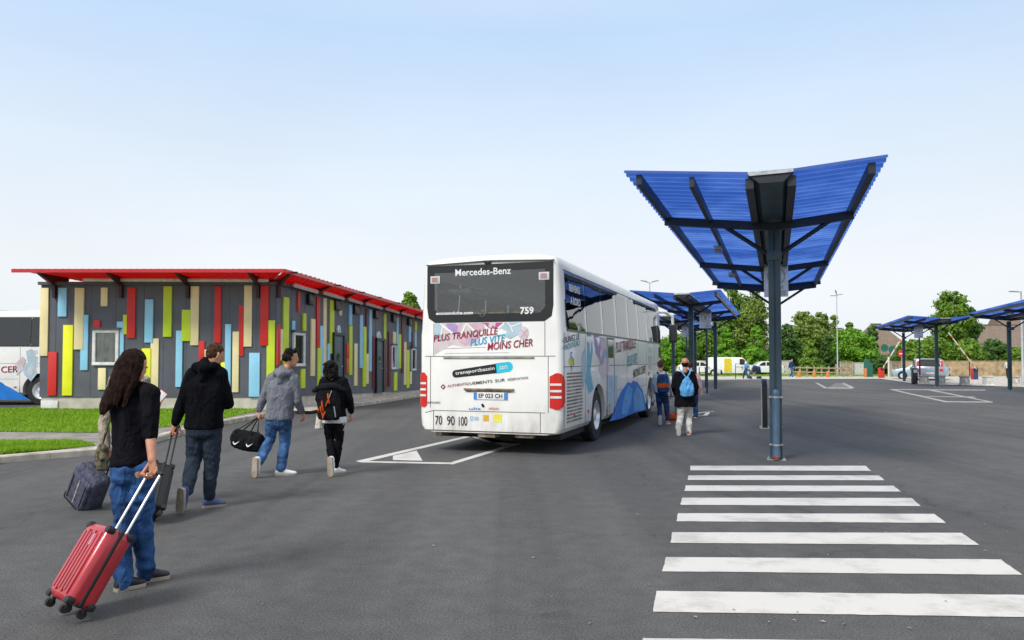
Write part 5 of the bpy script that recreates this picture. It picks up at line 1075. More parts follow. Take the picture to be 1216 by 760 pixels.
# man in the black hoodie
P = frame(8.0); J = dict(head=P(254.8, 422.5), shL=P(228.5, 445, .0), shR=P(262.5, 445, .0), elL=P(216.5, 476, -.02), wrL=P(208, 503, -.04), elR=P(271, 480, .06), wrR=P(262, 470, .36),
    hipL=P(231.5, 508, .0), hipR=P(253.5, 508, .0), knL=P(230, 546, .02), knR=P(251.5, 551, .06), anL=P(217.5, 578, -.30), anR=P(248.5, 590, .06), f=V((.35, .93, 0)))
J['anR'].z = .09; J['toeR'] = V((J['anR'].x+.14, J['anR'].y+.09, 0)); tl_ = G(213, 609.5, .01); J['toeL'] = tl_; J['anL'] = tl_+V((.06, .05, .215)); lift_foot(J, 'L', (-.25, -.95, -.22))
SPEC['cut'] = 'jogger'
mn = person('man in a loose black hoodie and dark slate joggers pulling the black suitcase', J, G(235, 604), 'navy_black', 'dark_jogger', 'hair_brown', 'short', ('shoe_blue', 'sole_tan'), 1.03, hood=True, width=1.0, loose=1.10, sleeves=1.08, hem=-.02, hf=(.6, .75, -.45), hu=(.22, .35, .9),
    handL=dict(d=(-.1, .0, -1), n=(.4, -.8, 0), curl=60), handR=dict(curl=45))
J2 = J
# young man in the grey hoodie
P = frame(10.2); J = dict(head=P(345.2, 425.5), shL=P(322.5, 449, .02), shR=P(350, 450.5, .0), elL=P(313.8, 471, .02), wrL=P(307.5, 487.5, .02), elR=P(353.5, 476, .0), wrR=P(358.5, 489, .08),
    hipL=P(323, 498, .0), hipR=P(339.5, 498, .0), knL=P(320.5, 521, .08), knR=P(338.5, 525, .1), anL=P(308.5, 545, -.2), anR=P(333.5, 557, .06), f=V((.55, .83, 0)))
J['anR'].z = .09; J['toeR'] = V((J['anR'].x+.20, J['anR'].y+.07, 0)); tl_ = G(302, 567, .01); J['toeL'] = tl_; J['anL'] = tl_+V((.06, .05, .215)); lift_foot(J, 'L', (-.35, -.92, -.2))
SPEC['cut'] = 'straight'
gh = person('dark haired man in a grey hooded jacket and blue jeans carrying the black duffel bag', J, G(328, 565), 'grey_cloth', 'jeans_light', 'hair_black', 'curly', ('shoe_white', 'sole_tan'), 1.0, hood=True, width=.94, loose=1.12, sleeves=1.02, hem=.0, hf=(.95, .25, -.1), hu=(.05, .1, 1), foldamp=.013,
    handL=dict(d=(0, 0, -1), n=(.7, .6, 0), curl=65), handR=dict(curl=35))
J3 = J
# girl with the black backpack
P = frame(10.3); J = dict(head=P(393.5, 437.5), shL=P(384, 453.5, .02), shR=P(408.5, 453.5, .0), elL=P(379, 474, .02), wrL=P(380.5, 480, .22), elR=P(415, 475, .0), wrR=P(417, 489.5, .06),
    hipL=P(389.5, 499, .0), hipR=P(403.5, 499, .0), knL=P(391.5, 523, .06), knR=P(403, 523, .05), anL=P(392.5, 544, -.15), anR=P(399, 551, .1), f=V((.25, .97, 0)))
J['anR'].z = .10; J['toeR'] = V((J['anR'].x+.09, J['anR'].y+.12, 0)); tl_ = G(392.5, 566, .01); J['toeL'] = tl_; J['anL'] = tl_+V((.01, .03, .20)); lift_foot(J, 'L', (-.2, -.95, -.15))
SPEC['cut'] = 'slim'
gb = person('girl in black jacket and slim black trousers wearing a large black backpack', J, G(396, 564), 'black_cloth', 'black_cloth', 'hair_black', 'bob', ('shoe_white', 'sole_tan'), .93, width=.92, loose=1.08, sleeves=.98, hem=.06, hf=(.4, .9, 0), handR=dict(curl=30), handL=dict(curl=50), legw=.93)
g = MB(); mh, tu, rt_, fw = SPEC['last']['mh'], SPEC['last']['tu'], SPEC['last']['rt'], SPEC['last']['fw']
g.loft([ov(mh+tu*z, rt_, fw, .172, .125) for z in (-.035, .0, .05)]); organic('shirt_hem', g, 'white_cloth', gb, gb.location, .01, 2, .006)
BP = dict(SPEC['last']); J4 = J
# hidden person in beige
P = frame(7.9); J = dict(head=P(157, 430), shL=P(136, 453, .02), shR=P(172, 453), elL=P(122.5, 505, -.02), wrL=P(126, 532, -.06), elR=P(172, 485, .1), wrR=P(170, 500, .35), hipL=P(142, 512), hipR=P(163, 512), knL=P(142, 550, -.05), knR=P(163, 555, .1), anL=P(143, 580, -.3), anR=P(163, 592, .15), f=V((.3, .95, 0)))
J['anR'] = V((J['anR'].x, J['anR'].y, .09)); J['toeR'] = J['anR']+V((.1, .13, -.09)); tl_ = G(144, 590, .03); J['toeL'] = tl_; J['anL'] = tl_+V((-.05, .05, .20)); lift_foot(J, 'L', (.2, -.95, -.2))
hp = person('person in a beige jacket almost hidden behind the long haired woman', J, G(155, 605), 'beige_cloth', 'black_cloth', 'hair_brown', 'short', ('shoe_black', 'sole_tan'), .98, width=.92, handL=dict(d=(-.1, 0, -1), n=(.4, -.8, 0), curl=60)); J5 = J
# couple beside the coach
P = frame(18.5); J = dict(head=P(784.2, 433.8), shL=P(778.8, 444.5), shR=P(791, 444.5), elL=P(776.5, 455), wrL=P(777, 463, .1), elR=P(795.5, 455), wrR=P(797.3, 466.5), hipL=P(781.5, 466), hipR=P(789.5, 466), knL=P(783, 483.5, .05), knR=P(791.2, 484), anL=P(784, 500), anR=P(792.8, 498), f=V((.36, .93, 0)))
for sd in 'LR': J['an'+sd].z = .09; J['toe'+sd] = J['an'+sd]+V((.07, .14, -.09))
J['toeL'] = G(784, 504, .01); J['anL'] = J['toeL']+V((0, .06, .18)); lift_foot(J, 'L', (-.1, -.95, -.3)); SPEC['cut'] = 'slim'
bw = person('red haired woman in a pale top and dark blue jeans beside the coach', J, G(788, 503), 'teal_white', 'navy_cloth', 'hair_red', 'bun', ('shoe_tan', 'sole_white'), .93, width=.9, loose=1.12, voxel=.014); BW = dict(SPEC['last'])
P = frame(15.85); J = dict(head=P(813.3, 431.5), shL=P(804, 445.5), shR=P(822, 445.5), elL=P(800.5, 459), wrL=P(803, 469, .2), elR=P(826, 460), wrR=P(824, 469, .25), hipL=P(808.5, 478), hipR=P(818.5, 478), knL=P(808, 496), knR=P(818, 497, .1), anL=P(807, 508, -.2), anR=P(817.5, 512), f=V((.3, .95, 0)))
J['anR'] = V((J['anR'].x, J['anR'].y, .09)); J['toeR'] = J['anR']+V((.05, .15, -.09)); tl_ = G(806, 517.5, .01); J['toeL'] = tl_; J['anL'] = tl_+V((.0, .03, .20)); lift_foot(J, 'L', (-.1, -.97, -.1)); SPEC['cut'] = 'wide'
bm_ = person('bald man in a long black coat and cream trousers wearing a sky blue drawstring bag', J, G(812, 516.5), 'black_cloth', 'offwhite', 'hair_black', 'bald', ('shoe_red', 'sole_white'), .96, width=1.08, loose=1.22, hem=-.15, sleeves=1.25, voxel=.014, legw=1.0); BM = dict(SPEC['last'])
P = frame(20.5); J = dict(head=P(819.5, 434.5), shL=P(815, 447), shR=P(829, 447), elL=P(813, 457), wrL=P(814, 465, .1), elR=P(831.3, 456), wrR=P(832.8, 462.5), hipL=P(818, 465), hipR=P(826, 465), knL=P(818, 481), knR=P(826, 481, .1), anL=P(818, 492), anR=P(826, 494), f=V((.36, .93, 0)))
for sd in 'LR': J['an'+sd].z = .09; J['toe'+sd] = J['an'+sd]+V((.07, .14, -.09))
tp_ = person('person in a faded pink sleeve half hidden in front of the bald man', J, G(822, 496), 'pink_cloth', 'navy_cloth', 'hair_brown', 'short', ('shoe_black', 'sole_white'), .92, voxel=.018); SPEC['cut'] = 'straight'
def walker(base, heading, h, label, top, legs, hair='hair_brown', group=None, phase=1, **k):
    s = h/1.75; f = V((sin(heading), cos(heading), 0)); r_ = V((f.y, -f.x, 0)); B0 = V(base)
    q = lambda x, y, z: B0+r_*x*s+f*y*s+V((0, 0, z*s)); ph_ = phase
    J = dict(head=q(0, .04, 1.63), shL=q(-.18, 0, 1.42), shR=q(.18, 0, 1.42), elL=q(-.24, .02+.06*ph_, 1.13), wrL=q(-.22, .20*ph_+.04, .92), elR=q(.24, .02-.08*ph_, 1.13), wrR=q(.23, -.02-.1*ph_, .90),
        hipL=q(-.09, 0, .93), hipR=q(.09, 0, .93), knL=q(-.09, .06-.08*ph_, .5), knR=q(.09, .14*ph_+.03, .5), anL=q(-.09, -.26*ph_, .10), anR=q(.09, .22*ph_, .09), toeL=q(-.1, -.26*ph_+.17, 0), toeR=q(.1, .22*ph_+.17, .0), f=f)
    return person(label, J, base, top, legs, hair, 'short', ('shoe_white', 'sole_white'), s, voxel=.02, foldamp=.01, **k)
walker(G(940, 448.6), radians(150), 1.68, 'fair haired walker in a dark vest and pale jeans on the far pavement', 'navy_cloth', 'jeans_light', 'hair_brown')
walker(G(886, 450.6), radians(-80), 1.72, 'person in a white top and blue jeans pushing the dark pushchair', 'white_cloth', 'jeans_light', 'hair_brown')
walker(G(1197.5, 450.2), radians(25), 1.66, 'person in a pale shirt and black trousers near the right lamp post', 'offwhite', 'black_cloth', 'hair_black')

# ---------- luggage ----------
def rbox(a, b, r, n=4):    # rounded box rings along z
    (x0, y0, z0), (x1, y1, z1) = a, b; rings = []
    def ring(z, ins):
        out = []
        for cx, cy, q0 in ((x1-r, y1-r, 0), (x0+r, y1-r, pi/2), (x0+r, y0+r, pi), (x1-r, y0+r, 3*pi/2)):
            for k in range(n+1): q = q0+pi/2*k/n; out.append((cx+(r-ins)*cos(q), cy+(r-ins)*sin(q), z))
        return out
    for k in range(n+1): q = pi/2*k/n; rings.append(ring(z0+r*(1-sin(q)), r*(1-cos(q))*.98 if k else r*.98*1))
    rings2 = [ring(z0+r*(1-sin(pi/2*k/n)), r*(1-cos(pi/2*k/n))) for k in range(n+1)]
    bot = [ring(z0+r*(1-cos(pi/2*k/n)), r*(1-sin(pi/2*k/n))*.98) for k in range(n+1)]
    topr = [ring(z1-r*(1-cos(pi/2*k/n)), r*(1-sin(pi/2*k/n))*.98) for k in reversed(range(n+1))]
    g = MB(); g.loft(bot+topr); return g
def suitcase(label, ground, hand, wdir, w_, h, d, shell, trim, rods, group=None, soft=False, four=True):
    """ground: middle between the wheels on the road; hand: middle of the grip; wdir: sideways"""
    ground, hand, wd = V(ground), V(hand), V(wdir)
    r = root('suitcase', label, 'suitcase', ground, group=group); z = (hand-ground); L_ = z.length; z.normalize(); x = (wd-z*wd.dot(z)).normalized(); y = z.cross(x)    # y: towards the lower side or upper
    Mx = Matrix(((x.x, y.x, z.x, 0), (x.y, y.y, z.y, 0), (x.z, y.z, z.z, 0), (0, 0, 0, 1)))
    T_ = lambda g: g.xf(Mx)
    y0, y1 = -.03, d-.03       # rods run along the y0 side
    z0 = .055
    g = rbox((-w_/2, y0, z0), (w_/2, y1, z0+h), .045); body = T_(g).build('shell', shell, r, ang=60)
    g = MB()
    if not soft:
        for i in range(6):
            xx = -w_/2+.055+(w_-.11)*i/5
            for yy in (y1, y0): g.obox((xx, yy, z0+h/2), (.014, 0, 0), (0, .009, 0), (0, 0, h/2-.045-.015*(i % 2)))
        T_(g).build('rib', shell, body, bevel=.004)
        ym = (y0+y1)/2; g = rbox((-w_/2-.004, ym-.018, z0-.004), (w_/2+.004, ym+.018, z0+h+.004), .017); T_(g).build('zip_band', trim, body, ang=60)
        for sx in (-1, 1):
            for zz in (z0, z0+h): 
                for yy in (y0, y1): g = MB(); g.obox((sx*(w_/2-.024), yy+(.024 if yy == y0 else -.024), zz+(.02 if zz == z0 else -.02)), (.028, 0, 0), (0, .028, 0), (0, 0, .024)); T_(g).build('corner_guard', trim, body, bevel=.02)
        g = MB(); g.obox((-w_*.12, y1+.006, z0+h-.10), (.006, 0, 0), (0, .003, 0), (0, 0, .035)); T_(g).build('badge', 'chrome', body, bevel=.002)
        g = MB(); g.obox((w_/2+.006, ym, z0+h*.83), (.006, 0, 0), (0, .016, 0), (0, 0, .04)); T_(g).build('lock', 'black_plastic', body, bevel=.004)
    else:
        g = rbox((-w_/2+.035, y1-.03, z0+.04), (w_/2-.035, y1+.035, z0+h-.05), .03); T_(g).build('front_pocket', shell, body, ang=60)
        g = MB(); g.obox((0, y1+.037, z0+h/2), (.007, 0, 0), (0, .002, 0), (0, 0, h/2-.08)); T_(g).build('stripe', 'tan_stripe', body, smooth=False)
        g = MB()
        for xx in (-w_*.28, w_*.28): g.obox((xx, y1+.037, z0+h/2), (.005, 0, 0), (0, .003, 0), (0, 0, h/2-.09))
        T_(g).build('zip', 'black_plastic', body, smooth=False)
        g = MB(); g.obox((0, (y0+y1)/2, z0+.03), (w_/2+.006, 0, 0), (0, (y1-y0)/2+.006, 0), (0, 0, .045)); T_(g).build('base_guard', trim, body, bevel=.02)
        g = MB()
        for xx in (-w_*.25, w_*.12): g.obox((xx, y1+.008, z0+.035), (.03, 0, 0), (0, .004, 0), (0, 0, .008))
        T_(g).build('badge', 'chrome', body, bevel=.002)
    for sx in (-1, 1):
        for yy in ((y0+.035, y1-.035) if four else (y0+.03,)):
            g = MB(); g.tube([(sx*(w_/2-.05), yy, z0+.01), (sx*(w_/2-.05), yy, .03)], [.022, .018], 10); c = T_(g).build('castor', trim, r)
            g = MB(); g.cyl((sx*(w_/2-.05)-.014, yy, .024), (sx*(w_/2-.05)+.014, yy, .024), .026, 16); T_(g).build('wheel', 'rubber', c)
    g = MB(); rw_ = w_*.26
    for sx in (-1, 1): g.tube([(sx*rw_, y0+.03, z0+h-.02), (sx*rw_, y0+.03, L_-.012)], .0085, 10)
    T_(g).build('handle_rod', rods, r)
    g = MB(); g.tube([(-rw_-.012, y0+.03, L_), (rw_+.012, y0+.03, L_)], .014, 12); T_(g).build('grip', trim, r)
    return r
gh_ = G(86, 735); hand = J1['wrR']+V((.02, .0, -.085))
suitcase('glossy red ribbed hard shell suitcase on silver rods, nearest the camera', gh_+V((.0, .0, .02)), hand, (-.30, .25, 0), .31, .47, .18, 'red_shell', 'black_plastic', 'alu')
hand = J2['wrL']+V((0, 0, -.08)); suitcase('black hard shell suitcase with thin black rods pulled by the man in the black hoodie', G(184, 622)+V((0, 0, .02)), hand, (-.55, .8, 0), .34, .50, .21, 'black_shell', 'black_plastic', 'black_plastic')
hand = J5['wrL']+V((0, 0, -.08)); suitcase('soft grey suitcase with a beige stripe standing left of the long haired woman', G(104, 601)+V((0, 0, .01)), hand, (-.80, .42, 0), .36, .47, .2, 'suit_grey', 'black_plastic', 'black_plastic', soft=True, four=False)
suitcase('orange suitcase pulled between the red haired woman and the bald man', G(798.5, 498), W(798.2, 471, 18.3), (-.94, .33, 0), .3, .45, .18, 'orange_cloth', 'black_plastic', 'black_plastic', soft=True, four=False)
# duffel bag with two white tick marks
wc = J3['wrL']; bc = W(294, 523.5, 10.25); dr = root('duffel_bag', 'black duffel bag with two white tick marks carried by the man in grey', 'bag', bc)
ax = V((.93, -.36, -.10)).normalized(); az = V((0, 0, 1)); ay = az.cross(ax).normalized(); g = MB(); rings = []
for t, a, b in ((-1, .05, .06), (-.97, .085, .105), (-.85, .10, .125), (-.4, .108, .135), (0, .11, .14), (.4, .108, .135), (.85, .10, .125), (.97, .085, .105), (1, .05, .06)):
    rings.append([bc+ax*t*.235+ay*cos(q)*a+az*(sin(q)*b) for q in [2*pi*k/20 for k in range(20)]])
g.loft(rings); bb = organic('bag_body', g, 'bag_black', dr, bc, .01, 2, .012, 9)
for t in (-.09, .13):      # tick marks
    c = ax*t-ay*.113+az*-.03; pts = [(-.052, .014), (-.052, -.008), (-.036, -.026), (-.012, -.024), (.062, .034), (-.008, -.002), (-.028, -.006), (-.036, .0), (-.042, .014)]
    g = MB(); fr = -ay; n_ = -ay; g.prism([c+ax*x+az*z+n_*.004 for x, z in pts], n_*.004); g.build('tick_mark', 'txt_white', bb, smooth=False)
g = MB()
for sy in (-1, 1):
    top_ = wc+V((0, 0, -.085))-bc
    g.tube([ax*-.17+ay*sy*.09+az*.05, ax*-.11+ay*sy*.07+az*.14, top_, ax*.11+ay*sy*.07+az*.14, ax*.15+ay*sy*.09+az*.05], .012, 8, True, .5)
g.build('straps', 'bag_black', dr)
g = MB(); g.tube([ax*-.2+az*.135, ax*.2+az*.135], .006, 6); g.build('zip', 'black_plastic', dr)
# backpack of the girl
def pack(label, S, c_off, w_, h, d, m, accents, name='backpack', straps=None):
    c = S['mh'].lerp(S['ms'], c_off)-S['fw']*(.13+d/2); r = root(name, label, 'bag', c); rt_, fw, tu = S['rt'], S['fw'], S['tu']
    g = MB(); rings = []
    for z, a, b in ((-.5, .6, .5), (-.48, .85, .8), (-.35, 1, 1), (0, 1.0, 1.0), (.3, .95, .92), (.45, .8, .75), (.5, .5, .4)): rings.append(ov(c+tu*z*h, rt_, fw, a*w_/2, b*d/2, 20, 2.6))
    g.loft(rings); b = organic('bag_body', g, m, r, c, .012, 2, .012, 9); return r, b, c, rt_, fw, tu
r_, b_, c, rt_, fw, tu = pack('large black backpack with orange cords on the back of the girl in black', BP, .48, .31, .46, .18, 'bag_black', None)
g = MB(); 
for (x, z, x2, z2) in ((-.06, .02, -.04, -.10), (.02, .12, .04, .0), (-.08, -.05, -.05, -.16), (.03, .04, -.01, -.04), (-.02, -.12, -.05, -.2), (-.11, -.08, -.10, -.12)): g.tube([rt_*x+tu*z-fw*.10, rt_*(x+x2)/2+tu*(z+z2)/2-fw*.115, rt_*x2+tu*z2-fw*.10], .011, 8)
g.build('cords', 'orange_cloth', b_)
g = MB(); g.tube([rt_*-.19+tu*.16-fw*.02, rt_*-.08+tu*.21-fw*.05, rt_*.08+tu*.22-fw*.05, rt_*.20+tu*.17-fw*.0], [.03, .05, .05, .035], 10); g.build('rolled_jacket', 'bag_black', b_)
g = MB(); g.tube([rt_*.07+tu*.16-fw*.10, rt_*.02+tu*.02-fw*.105], .006, 6); g.tube([rt_*.10+tu*-.05-fw*.09, rt_*.115+tu*-.18-fw*.08], .008, 6); g.build('straps', 'galv', b_)
for sx in (-1, 1): g = MB(); g.tube([rt_*.11*sx+tu*.2+fw*.06, rt_*.12*sx+tu*.26+fw*.2, rt_*.13*sx+tu*.1+fw*.28], .016, 8); g.build('shoulder_strap', 'bag_black', r_)
# white tote
tc_ = W(379.5, 496, 10.25); tr = root('tote_bag', 'limp white cloth tote bag hanging at the left side of the girl in black', 'bag', tc_)
g = MB(); c = V(tc_); g.loft([ov(c+V((x, 0, z)), V((1, 0, 0)), V((0, 1, 0)), a, b) for x, z, a, b in ((-.005, -.155, .045, .03), (-.005, -.14, .058, .045), (0, 0, .045, .04), (.0, .14, .02, .02), (.01, .2, .01, .01))]); organic('bag_body', g, 'offwhite', tr, tc_, .008, 2, .006, 12)
g = MB(); g.tube([(0, 0, .18), (.01, .05, .26)], .006, 6); g.build('handle', 'offwhite', tr)
# backpacks of the couple
r_, b_, c, rt_, fw, tu = pack('navy backpack with an orange band on the back of the red haired woman', BW, .52, .29, .44, .17, 'navy_cloth', None)
g = MB(); g.loft([ov(tu*z, rt_, fw, .155, .098, 20, 2.6) for z in (-.10, -.08, -.02, .0)]); g.build('band', 'orange_cloth', b_)
for sx in (-1, 1): g = MB(); g.tube([rt_*.08*sx+tu*.18, rt_*.10*sx+tu*.27+fw*.10, rt_*.11*sx+tu*.22+fw*.2], .016, 8); g.build('shoulder_strap', 'navy_cloth', r_)
c = BM['mh'].lerp(BM['ms'], .60)-BM['fw']*.19; rt_, fw, tu = BM['rt'], BM['fw'], BM['tu']; r_ = root('drawstring_bag', 'sky blue drawstring bag on the back of the bald man', 'bag', c)
g = MB(); g.loft([ov(c+tu*z, rt_, fw, a, b, 20) for z, a, b in ((-.21, .09, .03), (-.19, .13, .05), (-.05, .15, .065), (.06, .12, .05), (.14, .07, .035), (.19, .035, .025))]); organic('bag_body', g, 'sky_bag', r_, c, .012, 2, .02, 9, (1.6, 1.6, .6))
for sx in (-1, 1): g = MB(); g.tube([tu*.17, rt_*.07*sx+tu*.27+fw*.04, rt_*.13*sx+tu*.37+fw*.13], .014, 8); g.build('cord', 'sky_bag', r_)
# camouflage shoulder bag of the hidden person
cb = W(121, 543, 7.75); r_ = root('shoulder_bag', 'brown patterned shoulder bag at the left hip of the person in beige', 'bag', cb); g = MB(); c = V(cb)
g.loft([ov(c+V((0, 0, z)), V((.9, -.3, 0)), V((.3, .9, 0)), a, b) for z, a, b in ((-.14, .05, .03), (-.12, .07, .05), (0, .075, .055), (.1, .055, .04), (.14, .03, .02))]); organic('bag_body', g, 'camo', r_, cb, .01, 2, .012, 9)
g = MB(); g.tube([(0, 0, .12), (.05, .03, .35), (.14, .05, .55)], .012, 8); g.build('strap', 'camo', r_)
# ---------- trees ----------
def tree(u, vtop, Y, wpx, label, leaf='leaf_mid', shape='round', vbot=None, n=4200, seed=1, name='tree', group='trees behind the far edge of the lot', lsz=.2, dense=1.0, z0=0.0):
    rn = random.Random(seed); sc = Y/FPX; X = W(u, 428, Y).x; H = W(u, vtop, Y).z; Wd = wpx*sc; zb = W(u, vbot, Y).z if vbot else H*.2; zb = max(zb, z0+.1)
    r = root(name, label, 'tree' if H > 3.2 else 'shrub', (X, Y, z0), group=group)
    ch = H-zb; R = Wd/2
    # trunk and limbs
    g = MB(); tr = .035*H**.9+.03
    pts = [V((0, 0, -.1)), V((rn.gauss(0, .05), 0, H*.2)), V((rn.gauss(0, .12), rn.gauss(0, .1), H*.5)), V((rn.gauss(0, .1), 0, H*.88))]; g.tube(pts, [tr*1.25, tr, tr*.6, tr*.12], 8, False)
    lobes = []
    nl = int(20+R*8)
    for i in range(nl):
        t = (i+.5)/nl; t = min(.97, max(.02, t+rn.gauss(0, .05)))
        if shape == 'cone': rad = R*(1-t)**.75*1.0+.15
        elif shape == 'column': rad = R*(sin(pi*min(1, t*.85+.12)))**.5*.85
        elif shape == 'poplar': rad = R*(1-abs(t-.45)*1.2)*.95
        else: rad = R*sqrt(max(.05, 1-(2*t-1)**2*.95))
        q = i*2.399+rn.random(); rr = rad*rn.uniform(.35, .82); c = V((cos(q)*rr, sin(q)*rr*.9, zb+ch*t-rn.uniform(0, .04)*ch)); ls = max(.28, rad*rn.choice((.26, .36, .46, .58)))
        ls = min(ls, (H-c.z)*1.05+.15) if c.z+ls*.75 > H else ls
        lobes.append((c, ls))
        if i % 2 == 0:
            b0 = pts[1].lerp(pts[3], max(.0, t*.75)); g.tube([b0, b0.lerp(c, .55)+V((0, 0, -.1)), c], [tr*.4, tr*.25, tr*.08], 5, False)
    g.build('trunk', 'bark', r)
    tot = sum(l*l for _, l in lobes); vs, fs = [], []
    for c, l in lobes:
        k = int(n*1.9*l*l/tot*dense)
        for _ in range(k):
            d = V((rn.gauss(0, 1), rn.gauss(0, 1), rn.gauss(0, 1))).normalized(); rad = l*rn.uniform(.5, 1.12)*(1+.6*noise.noise(c+d*2.6)); p = c+V((d.x*rad, d.y*rad, d.z*rad*.8))
            nrm = (d+V((rn.gauss(0, .55), rn.gauss(0, .55), rn.gauss(0, .55)+.3))).normalized(); a = nrm.orthogonal().normalized(); b = nrm.cross(a); q = rn.uniform(0, 6.3); a, b = a*cos(q)+b*sin(q), b*cos(q)-a*sin(q); s_ = lsz*rn.uniform(.55, 1.25)
            o = len(vs); vs += [p-a*s_, p+b*s_*.5-a*s_*.2, p+a*s_+nrm*s_*.2, p-b*s_*.5-a*s_*.1]; fs.append((o, o+1, o+2, o+3))
    m = MB(); m.v = vs; m.f = fs; cr = m.build('crown', leaf, r, smooth=False); return r
TR = [  # u, vtop, Y, width px, shape, leaf, vbot, n, label
 (806, 396, 92, 48, 'round', 'leaf_bright', 440, 4200, 'bright green tree seen between the thin posts of the canopies beside the coach mirror'),
 (838, 386, 95, 46, 'round', 'leaf_mid', 442, 4200, 'broad green tree behind the bay sign of the second canopy'),
 (868, 338, 100, 50, 'poplar', 'leaf_mid', 425, 5600, 'tall green tree rising above the right wing of the second canopy'),
 (896, 340, 98, 50, 'poplar', 'leaf_olive', 420, 5600, 'tallest tree, just left of the nearest canopy post'),
 (861, 388, 84, 34, 'cone', 'leaf_bright', 442, 4200, 'small pointed green tree standing behind the white van'),
 (898, 386, 82, 34, 'cone', 'leaf_bright', 442, 4200, 'pointed green tree between the pushchair and the nearest canopy post'),
 (936, 384, 88, 30, 'round', 'leaf_dark', 442, 3800, 'dark tree immediately right of the nearest canopy post'),
 (956, 369, 92, 34, 'round', 'leaf_olive', 432, 5000, 'tall pale topped tree left of the fair haired walker and right of the first post'),
 (975, 370, 94, 32, 'round', 'leaf_olive', 430, 5000, 'tall olive green tree close left of the twin headed lamp post'),
 (984, 398, 84, 30, 'cone', 'leaf_dark', 442, 3600, 'dark bushy tree low behind the wooden rail fence'),
 (962, 405, 80, 22, 'cone', 'leaf_mid', 441, 3000, 'slim young tree tied to stakes behind the rail fence'),
 (991, 374, 97, 9, 'poplar', 'leaf_mid', 425, 1800, 'narrow column shaped tree touching the twin headed lamp post'),
 (1016, 391, 80, 46, 'round', 'leaf_bright', 438, 5200, 'rounded bright green maple right of the twin headed lamp post'),
 (1036, 386, 86, 20, 'cone', 'leaf_dark', 442, 3200, 'dark conifer between the maple and the house gable'),
 (1009, 384, 96, 10, 'poplar', 'leaf_mid', 410, 1500, 'thin treetop poking out above the rounded maple'),
 (1086, 405, 78, 34, 'round', 'leaf_mid', 436, 3600, 'green shrub under the small whole canopy in front of the brown roof'),
 (1110, 400, 80, 34, 'round', 'leaf_mid', 434, 3800, 'green bush directly behind the silver car'),
 (1131, 344, 90, 56, 'poplar', 'leaf_mid', 420, 5600, 'tall airy birch beside the right boom barrier'),
 (1150, 362, 92, 34, 'poplar', 'leaf_dark', 425, 4200, 'darker tree leaning against the tall airy birch'),
 (1150, 404, 76, 40, 'round', 'leaf_mid', 433, 3800, 'low green bush above the tan wall behind the raised right boom'),
 (1180, 404, 76, 26, 'round', 'leaf_dark', 432, 3400, 'dark rounded bush before the large brown roof'),
 (1203, 414, 76, 34, 'round', 'leaf_mid', 432, 3200, 'low bush left of the right lamp post above the tan wall'),
 (487, 347, 62, 24, 'round', 'leaf_mid', 400, 3600, 'treetop showing above the red roof beside the coach'),
 (776, 400, 96, 34, 'round', 'leaf_mid', 442, 3000, 'tree mostly hidden behind the front end of the coach')]
for i, (u, vt, Y, wp, sh, lf, vb, n, lb_) in enumerate(TR):
    tree(u, vt, Y, wp, lb_, lf, sh, vb, n, seed=20+i, lsz=.21 if Y > 70 else .17, group='trees behind the far edge of the lot' if u > 600 else None)
# distant belt so that no bare horizon shows
def belt(u0, u1, Y, h, seed, label):
    rn = random.Random(seed); vs, fs = [], []; xa, xb = W(u0, 428, Y).x, W(u1, 428, Y).x
    for _ in range(9000):
        x = rn.uniform(xa, xb); top = h*(.75+.5*noise.noise((x*.12, 3, 1))+.15*noise.noise((x*.9, 1, 1))); z = rn.uniform(0, 1)**.8*top; p = V((x, Y+rn.uniform(-2, 2), z)); s_ = rn.uniform(.25, .6); a = V((rn.gauss(0, 1), rn.gauss(0, .6), rn.gauss(0, .7))).normalized(); b = a.orthogonal().normalized()
        o = len(vs); vs += [p-a*s_, p+b*s_*.6, p+a*s_, p-b*s_*.6]; fs.append((o, o+1, o+2, o+3))
    m = MB(); m.v = vs; m.f = fs; tag(m.build('hedge', 'leaf_dark', smooth=False), label, 'hedge', kind='stuff')
belt(770, 1060, 104, 4.6, 3, 'dense dark hedge filling the gaps under the far trees'); belt(1040, 1240, 84, 2.6, 4, 'dark hedge behind the tan wall')

